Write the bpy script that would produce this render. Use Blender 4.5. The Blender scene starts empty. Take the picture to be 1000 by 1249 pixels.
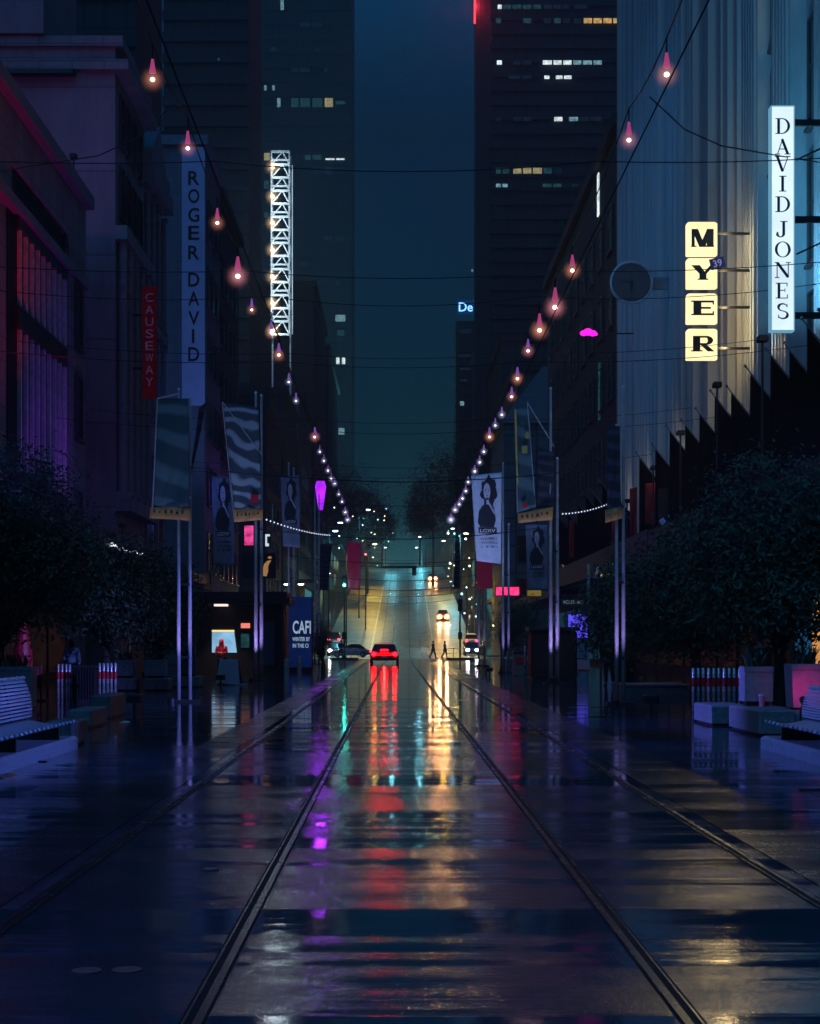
import bpy, bmesh, math, random
from mathutils import Vector, Matrix
R = math.radians
random.seed(7)
SC = bpy.context.scene
COL = SC.collection
F_PX, HX, HY, CAMZ = 2000.0, 482.0, 783.0, 1.65   # survey of the photograph: focal length, vanishing point, eye height

def W(x, y, Y):
    """a surveyed point: photograph pixel seen at distance Y"""
    return Vector(((x - HX) * Y / F_PX, Y, CAMZ + (HY - y) * Y / F_PX))

def lin(h):
    h = h.lstrip('#')
    c = [int(h[i:i + 2], 16) / 255 for i in (0, 2, 4)]
    return tuple((v / 12.92) if v <= 0.04045 else ((v + 0.055) / 1.055) ** 2.4 for v in c)

# ------------------------------------------------------------------ terrain
def sm(a, b, x):
    t = min(1, max(0, (x - a) / (b - a)))
    return t * t * (3 - 2 * t)

def gz(Y):                       # the street climbs a hill beyond the crossing
    if Y < 185: return 0.0
    if Y < 215: return 0.105 * (Y - 185) ** 2 / 60
    if Y < 370: return 1.575 + 0.105 * (Y - 215)
    if Y < 430: return 17.85 + 0.105 * (Y - 370) - 0.105 * (Y - 370) ** 2 / 120
    return 21.0

def bend(Y):
    return 0.0064 * max(0.0, Y - 130)

# ------------------------------------------------------------------ materials
MATS = {}
def newmat(name):
    m = bpy.data.materials.new(name); m.use_nodes = True
    nt = m.node_tree; nt.nodes.clear()
    return m, nt, nt.nodes, nt.links

def mat(name, col, rough=0.6, metal=0.0, var=0.25, scale=3.0, bump=0.15, bscale=25.0, spec=0.5, stretch=(1, 1, 1), trans=0.0):
    if name in MATS: return MATS[name]
    m, nt, N, L = newmat(name)
    out = N.new('ShaderNodeOutputMaterial'); b = N.new('ShaderNodeBsdfPrincipled')
    tc = N.new('ShaderNodeTexCoord'); mp = N.new('ShaderNodeMapping'); mp.inputs['Scale'].default_value = stretch
    L.new(tc.outputs['Object'], mp.inputs['Vector'])
    n = N.new('ShaderNodeTexNoise'); n.inputs['Scale'].default_value = scale; n.inputs['Detail'].default_value = 6; n.inputs['Roughness'].default_value = 0.65
    L.new(mp.outputs[0], n.inputs['Vector'])
    r = N.new('ShaderNodeValToRGB'); r.color_ramp.elements[0].position = 0.3; r.color_ramp.elements[1].position = 0.72
    lo = tuple(c * (1 - var) for c in col); hi = tuple(min(1, c * (1 + var)) for c in col)
    r.color_ramp.elements[0].color = (*lo, 1); r.color_ramp.elements[1].color = (*hi, 1)
    L.new(n.outputs['Fac'], r.inputs[0]); L.new(r.outputs[0], b.inputs['Base Color'])
    mr = N.new('ShaderNodeMapRange'); mr.inputs['To Min'].default_value = max(0.02, rough - 0.12); mr.inputs['To Max'].default_value = min(1, rough + 0.12)
    L.new(n.outputs['Fac'], mr.inputs[0]); L.new(mr.outputs[0], b.inputs['Roughness'])
    b.inputs['Metallic'].default_value = metal; b.inputs['Specular IOR Level'].default_value = spec
    b.inputs['Transmission Weight'].default_value = trans
    if bump:
        n2 = N.new('ShaderNodeTexNoise'); n2.inputs['Scale'].default_value = bscale; n2.inputs['Detail'].default_value = 4
        L.new(mp.outputs[0], n2.inputs['Vector'])
        bp = N.new('ShaderNodeBump'); bp.inputs['Strength'].default_value = bump; bp.inputs['Distance'].default_value = 0.02
        L.new(n2.outputs['Fac'], bp.inputs['Height']); L.new(bp.outputs[0], b.inputs['Normal'])
    L.new(b.outputs[0], out.inputs[0])
    MATS[name] = m
    return m

def emat(name, col, strength, var=0.0, scale=3.0):
    if name in MATS: return MATS[name]
    m, nt, N, L = newmat(name)
    out = N.new('ShaderNodeOutputMaterial'); e = N.new('ShaderNodeEmission'); e.inputs['Strength'].default_value = strength
    if var:
        tc = N.new('ShaderNodeTexCoord'); n = N.new('ShaderNodeTexNoise'); n.inputs['Scale'].default_value = scale
        L.new(tc.outputs['Object'], n.inputs['Vector'])
        r = N.new('ShaderNodeValToRGB'); r.color_ramp.elements[0].position = 0.35; r.color_ramp.elements[1].position = 0.65
        r.color_ramp.elements[0].color = (*[c * (1 - var) for c in col], 1); r.color_ramp.elements[1].color = (*col, 1)
        L.new(n.outputs['Fac'], r.inputs[0]); L.new(r.outputs[0], e.inputs['Color'])
    else:
        e.inputs['Color'].default_value = (*col, 1)
    L.new(e.outputs[0], out.inputs[0])
    MATS[name] = m
    return m

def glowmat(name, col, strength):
    """halo of a lamp imitated by a ball of glowing volume, strongest in the middle"""
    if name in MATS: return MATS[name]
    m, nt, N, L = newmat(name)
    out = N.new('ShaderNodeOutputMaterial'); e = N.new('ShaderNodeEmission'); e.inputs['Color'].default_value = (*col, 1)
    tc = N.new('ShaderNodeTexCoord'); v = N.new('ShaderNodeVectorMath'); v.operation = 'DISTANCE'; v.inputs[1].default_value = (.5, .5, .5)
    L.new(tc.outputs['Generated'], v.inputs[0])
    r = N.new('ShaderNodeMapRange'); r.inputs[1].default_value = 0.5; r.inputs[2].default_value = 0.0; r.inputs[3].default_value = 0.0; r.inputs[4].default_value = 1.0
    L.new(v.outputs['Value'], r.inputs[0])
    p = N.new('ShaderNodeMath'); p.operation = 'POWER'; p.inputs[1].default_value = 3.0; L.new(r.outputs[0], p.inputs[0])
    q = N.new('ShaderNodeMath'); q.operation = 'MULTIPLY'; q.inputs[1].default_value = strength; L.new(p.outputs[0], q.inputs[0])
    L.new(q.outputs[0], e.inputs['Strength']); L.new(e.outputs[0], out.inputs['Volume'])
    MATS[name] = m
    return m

def wetmat(name, c1, c2, r_lo, r_hi, slab=(1.8, 3.0), band=1.0, bumpd=0.004, joint=0.012, puddle=0.5, bandscale=1.5, slabv_w=0.7, spec=0.5, grain_h=0.0012, wave_h=0.020, ripple_h=0.0022):
    m, nt, N, L = newmat(name)
    out = N.new('ShaderNodeOutputMaterial'); b = N.new('ShaderNodeBsdfPrincipled')
    g = N.new('ShaderNodeNewGeometry')
    def mapped(sc, loc=(0, 0, 0)):
        mp = N.new('ShaderNodeMapping'); mp.inputs['Scale'].default_value = sc; mp.inputs['Location'].default_value = loc
        L.new(g.outputs['Position'], mp.inputs['Vector']); return mp.outputs[0]
    def noise(vec, scale, det=5, rough=0.6):
        n = N.new('ShaderNodeTexNoise'); n.inputs['Scale'].default_value = scale; n.inputs['Detail'].default_value = det; n.inputs['Roughness'].default_value = rough
        L.new(vec, n.inputs['Vector']); return n.outputs['Fac']
    def rng(v, a, bb, c, d):
        r = N.new('ShaderNodeMapRange'); r.inputs[1].default_value = a; r.inputs[2].default_value = bb; r.inputs[3].default_value = c; r.inputs[4].default_value = d
        L.new(v, r.inputs[0]); return r.outputs[0]
    def op(o, a, bb):
        x = N.new('ShaderNodeMath'); x.operation = o
        for i, v in enumerate((a, bb)):
            if isinstance(v, (int, float)): x.inputs[i].default_value = v
            else: L.new(v, x.inputs[i])
        return x.outputs[0]
    grain = noise(mapped((1, 1, 1)), 24, 6, 0.75)
    blotch = noise(mapped((0.9, 0.55, 1)), 0.9, 6, 0.62)
    bands = noise(mapped((0.04, 1, 1), (3.1, 0, 0)), bandscale, 4, 0.7)      # worn strips lying across the street
    br = N.new('ShaderNodeTexBrick'); br.inputs['Scale'].default_value = 1.0
    br.inputs['Brick Width'].default_value = slab[1]; br.inputs['Row Height'].default_value = slab[0]
    br.inputs['Mortar Size'].default_value = joint; br.inputs['Mortar Smooth'].default_value = 0.2; br.inputs['Bias'].default_value = 0.0
    br.inputs['Color1'].default_value = (0.2, 0.2, 0.2, 1); br.inputs['Color2'].default_value = (0.8, 0.8, 0.8, 1); br.inputs['Mortar'].default_value = (0.5, 0.5, 0.5, 1)
    L.new(mapped((1, 1, 1), (10.0 if slab[1] > 20 else 0.0, 0, 0)), br.inputs['Vector'])
    mixf = op('ADD', op('MULTIPLY', grain, 0.55), op('MULTIPLY', blotch, 0.45))
    cr = N.new('ShaderNodeValToRGB'); cr.color_ramp.elements[0].position = 0.3; cr.color_ramp.elements[1].position = 0.72
    cr.color_ramp.elements[0].color = (*c1, 1); cr.color_ramp.elements[1].color = (*c2, 1); L.new(mixf, cr.inputs[0])
    slabv = N.new('ShaderNodeMix'); slabv.data_type = 'RGBA'; slabv.blend_type = 'MULTIPLY'; slabv.inputs[0].default_value = 0.6
    L.new(cr.outputs[0], slabv.inputs[6]); L.new(br.outputs['Color'], slabv.inputs[7])
    L.new(slabv.outputs[2], b.inputs['Base Color'])
    sep = N.new('ShaderNodeSeparateColor'); L.new(br.outputs['Color'], sep.inputs[0])
    wet = op('ADD', op('MULTIPLY', op('ADD', blotch, -0.5), puddle * 2.4), op('MULTIPLY', op('ADD', bands, -0.5), band * 3.2))
    wet = op('ADD', wet, op('MULTIPLY', op('ADD', sep.outputs[0], -0.5), slabv_w))
    wet = op('ADD', wet, 0.58)
    rough = rng(wet, 0.0, 1.0, r_lo, r_hi)
    speck = rng(noise(mapped((1, 1, 1)), 33, 3, 0.6), 0.48, 0.62, 0.0, 1.0)
    rough = op('ADD', rough, op('MULTIPLY', op('MULTIPLY', speck, rng(wet, 0.2, 0.9, 1.0, 0.0)), 0.09))
    rough = op('ADD', rough, op('MULTIPLY', op('ADD', grain, -0.5), 0.08))
    rough = op('MAXIMUM', rough, 0.03)
    L.new(rough, b.inputs['Roughness'])
    # relief in metres: grain of the surface, slow undulation lying across the street, small ripples, open joints
    wave = noise(mapped((0.10, 1, 1), (7.7, 0, 0)), 0.75, 2, 0.45)
    ripple = noise(mapped((0.7, 2.2, 1)), 1.6, 2, 0.5)
    hgt = op('MULTIPLY', grain, op('MULTIPLY', rng(wet, 0.05, 0.75, 1.0, 0.10), grain_h))
    sp = N.new('ShaderNodeSeparateXYZ'); L.new(g.outputs['Position'], sp.inputs[0])
    near = rng(sp.outputs['Y'], 5.0, 34.0, 1.0, 0.0)
    grit = noise(mapped((1, 1, 1)), 27, 4, 0.7)
    hgt = op('ADD', hgt, op('MULTIPLY', op('MULTIPLY', grit, near), op('MULTIPLY', rng(wet, 0.1, 0.8, 1.0, 0.10), 0.0055)))
    hgt = op('ADD', hgt, op('MULTIPLY', wave, wave_h)); hgt = op('ADD', hgt, op('MULTIPLY', ripple, ripple_h))
    hgt = op('ADD', hgt, op('MULTIPLY', br.outputs['Fac'], -0.003))
    bp = N.new('ShaderNodeBump'); bp.inputs['Strength'].default_value = 1.0; bp.inputs['Distance'].default_value = 1.0
    L.new(hgt, bp.inputs['Height']); L.new(bp.outputs[0], b.inputs['Normal'])
    b.inputs['Specular IOR Level'].default_value = spec
    L.new(b.outputs[0], out.inputs[0])
    return m

def facemat(name, col, rough=0.7, row=3.5, wid=3.0, dark=0.35, joint=0.12):
    """masonry / panel cladding, joints in world coordinates on both faces"""
    if name in MATS: return MATS[name]
    m, nt, N, L = newmat(name)
    out = N.new('ShaderNodeOutputMaterial'); b = N.new('ShaderNodeBsdfPrincipled')
    g = N.new('ShaderNodeNewGeometry'); s = N.new('ShaderNodeSeparateXYZ'); c = N.new('ShaderNodeCombineXYZ'); a = N.new('ShaderNodeMath'); a.operation = 'ADD'
    L.new(g.outputs['Position'], s.inputs[0]); L.new(s.outputs[0], a.inputs[0]); L.new(s.outputs[1], a.inputs[1])
    L.new(a.outputs[0], c.inputs[0]); L.new(s.outputs[2], c.inputs[1])
    br = N.new('ShaderNodeTexBrick'); br.inputs['Scale'].default_value = 1; br.inputs['Brick Width'].default_value = wid; br.inputs['Row Height'].default_value = row
    br.inputs['Mortar Size'].default_value = joint; br.offset = 0.0
    L.new(c.outputs[0], br.inputs['Vector'])
    br.inputs['Color1'].default_value = (*col, 1); br.inputs['Color2'].default_value = (*[v * 0.82 for v in col], 1); br.inputs['Mortar'].default_value = (*[v * dark for v in col], 1)
    n = N.new('ShaderNodeTexNoise'); n.inputs['Scale'].default_value = 0.6; n.inputs['Detail'].default_value = 8; n.inputs['Roughness'].default_value = 0.7
    mp = N.new('ShaderNodeMapping'); mp.inputs['Scale'].default_value = (1, 1, 0.25); L.new(g.outputs['Position'], mp.inputs[0]); L.new(mp.outputs[0], n.inputs['Vector'])
    r = N.new('ShaderNodeMapRange'); r.inputs[1].default_value = 0.3; r.inputs[2].default_value = 0.7; r.inputs[3].default_value = 0.6; r.inputs[4].default_value = 1.15
    L.new(n.outputs['Fac'], r.inputs[0])
    mx = N.new('ShaderNodeMix'); mx.data_type = 'RGBA'; mx.blend_type = 'MULTIPLY'; mx.inputs[0].default_value = 1
    L.new(br.outputs[0], mx.inputs[6]); L.new(r.outputs[0], mx.inputs[7]); L.new(mx.outputs[2], b.inputs['Base Color'])
    b.inputs['Roughness'].default_value = rough
    bp = N.new('ShaderNodeBump'); bp.inputs['Distance'].default_value = 0.03; bp.inputs['Strength'].default_value = 0.6; bp.invert = True
    L.new(br.outputs['Fac'], bp.inputs['Height']); L.new(bp.outputs[0], b.inputs['Normal'])
    L.new(b.outputs[0], out.inputs[0]); MATS[name] = m
    return m

# ------------------------------------------------------------------ mesh building
class MB:
    def __init__(s): s.v = []; s.f = []; s.cuts = []
    def add(s, vs, fs):
        o = len(s.v); s.cuts.append((o, len(s.f))); s.v += [tuple(v) for v in vs]; s.f += [tuple(i + o for i in f) for f in fs]; return s
    def box(s, x0, x1, y0, y1, z0, z1):
        x0, x1 = sorted((x0, x1)); y0, y1 = sorted((y0, y1)); z0, z1 = sorted((z0, z1))
        return s.add([(x0, y0, z0), (x1, y0, z0), (x1, y1, z0), (x0, y1, z0), (x0, y0, z1), (x1, y0, z1), (x1, y1, z1), (x0, y1, z1)],
                     [(0, 3, 2, 1), (4, 5, 6, 7), (0, 1, 5, 4), (1, 2, 6, 5), (2, 3, 7, 6), (3, 0, 4, 7)])
    def bbox(s, x0, x1, y0, y1, z0, z1, b=0.03):
        """box with bevelled upper and vertical edges"""
        x0, x1 = sorted((x0, x1)); y0, y1 = sorted((y0, y1))
        def ring(i, z):
            c = b
            return [(x0 + i + c, y0 + i, z), (x1 - i - c, y0 + i, z), (x1 - i, y0 + i + c, z), (x1 - i, y1 - i - c, z), (x1 - i - c, y1 - i, z), (x0 + i + c, y1 - i, z), (x0 + i, y1 - i - c, z), (x0 + i, y0 + i + c, z)]
        vs = ring(0, z0) + ring(0, z1 - b) + ring(b, z1)
        fs = [tuple(range(7, -1, -1))]
        for k in (0, 8):
            for i in range(8): fs.append((k + i, k + (i + 1) % 8, k + 8 + (i + 1) % 8, k + 8 + i))
        fs.append(tuple(range(16, 24)))
        return s.add(vs, fs)
    def tube(s, pts, r, n=8, cap=True):
        pts = [Vector(p) for p in pts]; k = len(pts)
        rr = r if isinstance(r, (list, tuple)) else [r] * k
        vs = []; prev = None
        for i, p in enumerate(pts):
            d = (pts[min(i + 1, k - 1)] - pts[max(i - 1, 0)]).normalized()
            if prev is None:
                u = d.orthogonal().normalized()
            else:
                u = (prev - d * prev.dot(d)); u = u.normalized() if u.length > 1e-6 else d.orthogonal().normalized()
            prev = u; w = d.cross(u)
            for j in range(n):
                a = 2 * math.pi * j / n
                vs.append(p + (u * math.cos(a) + w * math.sin(a)) * rr[i])
        fs = []
        for i in range(k - 1):
            for j in range(n): fs.append((i * n + j, i * n + (j + 1) % n, (i + 1) * n + (j + 1) % n, (i + 1) * n + j))
        if cap: fs += [tuple(range(n - 1, -1, -1)), tuple((k - 1) * n + j for j in range(n))]
        return s.add(vs, fs)
    def cyl(s, p, r, h, n=16, r2=None):
        p = Vector(p); return s.tube([p, p + Vector((0, 0, h))], [r, r if r2 is None else r2], n)
    def ball(s, c, rx, ry=None, rz=None, nu=14, nv=9):
        ry = rx if ry is None else ry; rz = rx if rz is None else rz
        vs = [(c[0], c[1], c[2] - rz)]
        for i in range(1, nv):
            t = math.pi * i / nv - math.pi / 2
            for j in range(nu):
                a = 2 * math.pi * j / nu
                vs.append((c[0] + rx * math.cos(t) * math.cos(a), c[1] + ry * math.cos(t) * math.sin(a), c[2] + rz * math.sin(t)))
        vs.append((c[0], c[1], c[2] + rz)); fs = []
        for j in range(nu): fs.append((0, 1 + (j + 1) % nu, 1 + j))
        for i in range(nv - 2):
            for j in range(nu):
                a = 1 + i * nu + j; b = 1 + i * nu + (j + 1) % nu
                fs.append((a, b, b + nu, a + nu))
        t = len(vs) - 1; o = 1 + (nv - 2) * nu
        for j in range(nu): fs.append((o + j, o + (j + 1) % nu, t))
        return s.add(vs, fs)
    def prism(s, poly, axis, a, b):
        """polygon extruded; axis 'x': poly=(y,z); 'y': poly=(x,z); 'z': poly=(x,y)"""
        def P(p, t): return {'x': (t, p[0], p[1]), 'y': (p[0], t, p[1]), 'z': (p[0], p[1], t)}[axis]
        n = len(poly); vs = [P(p, a) for p in poly] + [P(p, b) for p in poly]
        fs = [tuple(range(n)), tuple(range(2 * n - 1, n - 1, -1))] + [(i, i + n, (i + 1) % n + n, (i + 1) % n) for i in range(n)]
        return s.add(vs, fs)
    def grid(s, fn, nu, nv, thick=None):
        vs = [fn(i / nu, j / nv) for j in range(nv + 1) for i in range(nu + 1)]
        fs = [(j * (nu + 1) + i, j * (nu + 1) + i + 1, (j + 1) * (nu + 1) + i + 1, (j + 1) * (nu + 1) + i) for j in range(nv) for i in range(nu)]
        s.add(vs, fs)
        if thick:
            t = Vector(thick)
            o = len(s.v) - len(vs); n = len(vs)
            s.add([Vector(v) + t for v in vs], [tuple(reversed(f)) for f in fs])
            border = [i for i in range(nu + 1)] + [j * (nu + 1) + nu for j in range(1, nv + 1)] + [nv * (nu + 1) + i for i in range(nu - 1, -1, -1)] + [j * (nu + 1) for j in range(nv - 1, 0, -1)]
            k = len(border)
            for i in range(k):
                a, b = border[i], border[(i + 1) % k]
                s.f.append((o + b, o + a, o + n + a, o + n + b))
        return s
    def mesh(s, name, m, off=(0, 0, 0), smooth=False):
        me = bpy.data.meshes.new(name)
        me.from_pydata([(v[0] - off[0], v[1] - off[1], v[2] - off[2]) for v in s.v], [], s.f)
        me.materials.append(m); me.update()
        bm = bmesh.new(); bm.from_mesh(me); bmesh.ops.recalc_face_normals(bm, faces=bm.faces); bm.to_mesh(me); bm.free()
        if smooth:
            for p in me.polygons: p.use_smooth = True
        return me
    def build(s, name, m, parent=None, smooth=False, origin=None):
        off = origin if origin is not None else (wloc(parent) if parent else (0, 0, 0))
        o = bpy.data.objects.new(name, s.mesh(name, m, off, smooth)); COL.objects.link(o)
        if parent: o.parent = parent
        elif origin is not None: o.location = origin
        return o

def build_each(mb, name, m, parent):
    """one object for each shape that was added"""
    cuts = mb.cuts + [(len(mb.v), len(mb.f))]
    for (v0, f0), (v1, f1) in zip(cuts[:-1], cuts[1:]):
        p = MB(); p.v = mb.v[v0:v1]; p.f = [tuple(i - v0 for i in f) for f in mb.f[f0:f1]]
        p.build(name, m, parent)

def wloc(o):
    v = Vector((0, 0, 0))
    while o: v += Vector(o.location); o = o.parent
    return v

def tag(o, label=None, cat=None, group=None, kind=None):
    if label: o['label'] = label
    if cat: o['category'] = cat
    if group: o['group'] = group
    if kind: o['kind'] = kind
    return o

def thing(name, label, cat, loc, group=None, rz=0):
    o = bpy.data.objects.new(name, None); COL.objects.link(o); o.empty_display_size = 0.2
    o.location = loc; o.rotation_euler = (0, 0, rz)
    return tag(o, label, cat, group)

def inst(name, me, parent, loc, rz=0, scale=None):
    o = bpy.data.objects.new(name, me); COL.objects.link(o); o.parent = parent; o.location = loc
    if rz: o.rotation_euler = (0, 0, rz)
    if scale: o.scale = scale
    return o

def copy_tree(o, parent=None):
    c = o.copy(); COL.objects.link(c); c.parent = parent
    for ch in list(o.children): copy_tree(ch, c)
    return c

def lamp(name, loc, col, power, r=0.1, parent=None, kind='POINT', target=None, angle=90, blend=0.6, size=None):
    l = bpy.data.lights.new(name, kind); l.color = col; l.energy = power
    if kind == 'AREA':
        l.shape = 'RECTANGLE'; l.size, l.size_y = size
    else: l.shadow_soft_size = r
    if kind == 'SPOT': l.spot_size = R(angle); l.spot_blend = blend
    o = bpy.data.objects.new(name, l); COL.objects.link(o)
    p = Vector(loc)
    if parent: o.parent = parent; o.location = p - wloc(parent)
    else: o.location = p
    if target is not None:
        o.rotation_euler = (Vector(target) - p).to_track_quat('-Z', 'Y').to_euler()
    return o

# ------------------------------------------------------------------ lettering
def text_poly(s, bold=0.0):
    cu = bpy.data.curves.new('letters', 'FONT'); cu.body = s; cu.size = 1; cu.offset = bold; cu.resolution_u = 4
    ob = bpy.data.objects.new('letters', cu); COL.objects.link(ob)
    bpy.context.view_layer.update()
    me = bpy.data.meshes.new_from_object(ob.evaluated_get(bpy.context.evaluated_depsgraph_get()))
    vs = [tuple(v.co) for v in me.vertices]; fs = [tuple(p.vertices) for p in me.polygons]
    bpy.data.objects.remove(ob); bpy.data.curves.remove(cu); bpy.data.meshes.remove(me)
    return vs, fs

def put_letters(mb, s, x0, x1, z0, z1, y, bold=0.0, tilt=0.0):
    """flat letters standing in the xz plane facing -Y, fitted to the box"""
    vs, fs = text_poly(s, bold)
    if not vs: return
    ax = [v[0] for v in vs]; ay = [v[1] for v in vs]
    mx, Mx, my, My = min(ax), max(ax), min(ay), max(ay)
    cx, cz = (x0 + x1) / 2, (z0 + z1) / 2
    out = []
    for v in vs:
        X = x0 + (v[0] - mx) / (Mx - mx + 1e-9) * (x1 - x0); Z = z0 + (v[1] - my) / (My - my + 1e-9) * (z1 - z0)
        dx, dz = X - cx, Z - cz
        out.append((cx + dx * math.cos(tilt) - dz * math.sin(tilt), y, cz + dx * math.sin(tilt) + dz * math.cos(tilt)))
    mb.add(out, fs)

def ringq(cx, cy, rx, ry, ix, iy, a0, a1, n=18, dx=0.0):
    q = []
    for i in range(n):
        a, b = R(a0 + (a1 - a0) * i / n), R(a0 + (a1 - a0) * (i + 1) / n)
        q.append([(cx + rx * math.cos(a), cy + ry * math.sin(a)), (cx + rx * math.cos(b), cy + ry * math.sin(b)), (cx + dx + ix * math.cos(b), cy + iy * math.sin(b)), (cx + dx + ix * math.cos(a), cy + iy * math.sin(a))])
    return q
def rq(x0, x1, y0, y1): return [[(x0, y0), (x1, y0), (x1, y1), (x0, y1)]]
def stroke(pts, ws):
    q = []; k = len(pts); nrm = []
    for i in range(k):
        a, b = pts[max(0, i - 1)], pts[min(k - 1, i + 1)]
        d = math.hypot(b[0] - a[0], b[1] - a[1]) + 1e-9; nrm.append((-(b[1] - a[1]) / d, (b[0] - a[0]) / d))
    for i in range(k - 1):
        w0, w1 = ws[i] / 2, ws[i + 1] / 2
        p, r2 = pts[i], pts[i + 1]; n0, n1 = nrm[i], nrm[i + 1]
        q.append([(p[0] + n0[0] * w0, p[1] + n0[1] * w0), (r2[0] + n1[0] * w1, r2[1] + n1[1] * w1), (r2[0] - n1[0] * w1, r2[1] - n1[1] * w1), (p[0] - n0[0] * w0, p[1] - n0[1] * w0)])
    return q
def serif_glyph(c):
    T, t = 0.17, 0.06
    if c == 'D': return rq(.16, .16 + T, t, 1 - t) + rq(.04, .45, 0, t) + rq(.04, .45, 1 - t, 1) + ringq(.42, .5, .54, .5, .37, .5 - t, -90, 90)
    if c == 'A': return stroke([(.18, .03), (.5, 1)], [t, t]) + stroke([(.46, .98), (.82, .03)], [T, T]) + rq(.27, .68, .32, .32 + t) + rq(.02, .34, 0, t) + rq(.62, 1, 0, t)
    if c == 'V': return stroke([(.16, .97), (.5, .02)], [T, T]) + stroke([(.5, .02), (.84, .97)], [t, t]) + rq(0, .36, 1 - t, 1) + rq(.68, 1, 1 - t, 1)
    if c == 'I': return rq(.41, .41 + T, t, 1 - t) + rq(.27, .73, 0, t) + rq(.27, .73, 1 - t, 1)
    if c == 'J': return rq(.48, .48 + T, .2, 1 - t) + rq(.34, .8, 1 - t, 1) + ringq(.36, .2, .29, .24, .12, .17, -180, 0, 12) + [[(.1, .2), (.24, .2), (.22, .3), (.12, .3)]]
    if c == 'O': return ringq(.5, .5, .5, .51, .33, .46, 0, 360, 30)
    if c == 'N': return rq(.12, .12 + t, t, 1 - t) + rq(.82, .82 + t, .02, 1 - t) + stroke([(.16, .97), (.84, .05)], [T * 1.05, T * 1.05]) + rq(0, .3, 0, t) + rq(.7, 1, 1 - t, 1) + rq(.0, .2, 1 - t, 1)
    if c == 'E': return rq(.18, .18 + T, t, 1 - t) + rq(.06, .82, 0, t) + rq(.06, .8, 1 - t, 1) + rq(.35, .66, .49, .49 + t) + rq(.76, .82, t, .26) + rq(.74, .8, .76, 1 - t) + rq(.62, .66, .4, .65)
    if c == 'S':
        pts, ws = [], []
        for i in range(13):
            a = R(20 + 250 * i / 12); pts.append((.5 + .27 * math.cos(a), .745 + .225 * math.sin(a))); ws.append(.06 + .11 * max(0, math.sin(R(180 * i / 12))) ** 2 * (1 if i > 5 else .5))
        for i in range(1, 13):
            a = R(90 - 250 * i / 12); pts.append((.5 + .3 * math.cos(a), .265 + .235 * math.sin(a))); ws.append(.06 + .11 * max(0, math.sin(R(180 * (12 - i) / 12))) ** 2 * (1 if i < 7 else .5))
        return stroke(pts, ws) + rq(.74, .79, .74, .95) + rq(.2, .25, .05, .28)
    return []
def slab_glyph(c):
    if c == 'M': return rq(.02, .16, 0, 1) + [[(.02, 1), (.3, 1), (.62, 0), (.36, 0)]] + [[(.44, .25), (.62, .0), (.86, 1), (.7, 1)]] + rq(.68, .98, 0, 1) + rq(.62, 1, 0, .09) + rq(0, .24, 0, .07)
    if c == 'Y': return [[(0, 1), (.38, 1), (.66, .42), (.36, .42)]] + [[(.5, .42), (.68, .42), (1, 1), (.84, 1)]] + rq(.36, .67, 0, .43) + rq(.28, .75, 0, .09)
    if c == 'E': return rq(.1, .45, 0, 1) + rq(.44, 1, .86, 1) + rq(.44, 1, 0, .14) + rq(.44, .86, .43, .57) + rq(.93, 1, .72, .87) + rq(.93, 1, .13, .28) + rq(0, .11, 0, .1) + rq(0, .11, .9, 1)
    if c == 'R': return rq(.08, .4, 0, 1) + rq(.39, .7, .88, 1) + rq(.39, .7, .42, .54) + ringq(.66, .71, .3, .29, .06, .17, -90, 90, 12) + [[(.4, .43), (.68, .43), (1.02, 0), (.72, 0)]] + rq(0, .5, 0, .08)
    return []
def put_glyph(mb, quads, x0, x1, z0, z1, y):
    for i, q in enumerate(quads):
        yy = y - 0.0008 * i
        mb.add([(x0 + p[0] * (x1 - x0), yy, z0 + p[1] * (z1 - z0)) for p in q], [(0, 1, 2, 3)])

# ================================================================== shared materials
M_ASPH = wetmat('wet_slabs', (0.012, 0.020, 0.034), (0.090, 0.130, 0.200), 0.055, 0.02, slab=(1.45, 40.0), band=0.8, slabv_w=1.4, joint=0.022)
M_PAVE = wetmat('wet_pavers', (0.012, 0.020, 0.034), (0.090, 0.130, 0.200), 0.07, 0.03, slab=(0.9, 0.9), band=0.5, joint=0.01)
M_STRIP = wetmat('wet_concrete_strip', (0.018, 0.028, 0.036), (0.050, 0.068, 0.088), 0.30, 0.10, slab=(3.6, 9.0), band=0.6, puddle=0.5, spec=0.35)
M_HILL = wetmat('wet_asphalt', (0.050, 0.060, 0.068), (0.12, 0.135, 0.145), 0.50, 0.22, slab=(30, 30), band=0.6, joint=0.0, spec=0.35)
M_LANE = wetmat('wet_pale_concrete', (0.20, 0.19, 0.14), (0.34, 0.32, 0.24), 0.55, 0.26, slab=(5, 60), band=0.6, joint=0.02, spec=0.3)
M_GROUND = mat('earth_and_paving', (0.03, 0.031, 0.034), 0.6)
M_STEEL = mat('worn_steel', (0.09, 0.12, 0.16), 0.26, 0.9, scale=2, bump=0)
M_RBED = mat('rail_sealant', (0.012, 0.013, 0.016), 0.65, spec=0.25, bump=0.3, bscale=40)
M_BLACK = mat('black_metal', (0.010, 0.010, 0.012), 0.5)
M_DKMET = mat('dark_metal', (0.03, 0.032, 0.037), 0.4, 0.3)
M_POLE = mat('grey_pole_paint', (0.42, 0.42, 0.46), 0.35)
M_STEELP = mat('brushed_steel_posts', (0.55, 0.56, 0.60), 0.28, 0.6)
M_GRANITE = mat('granite', (0.20, 0.20, 0.22), 0.5, var=0.4, scale=14, bump=0.2, bscale=60)
M_BLUESTONE = mat('bluestone', (0.13, 0.135, 0.15), 0.45, var=0.4, scale=6, bump=0.3)
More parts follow.
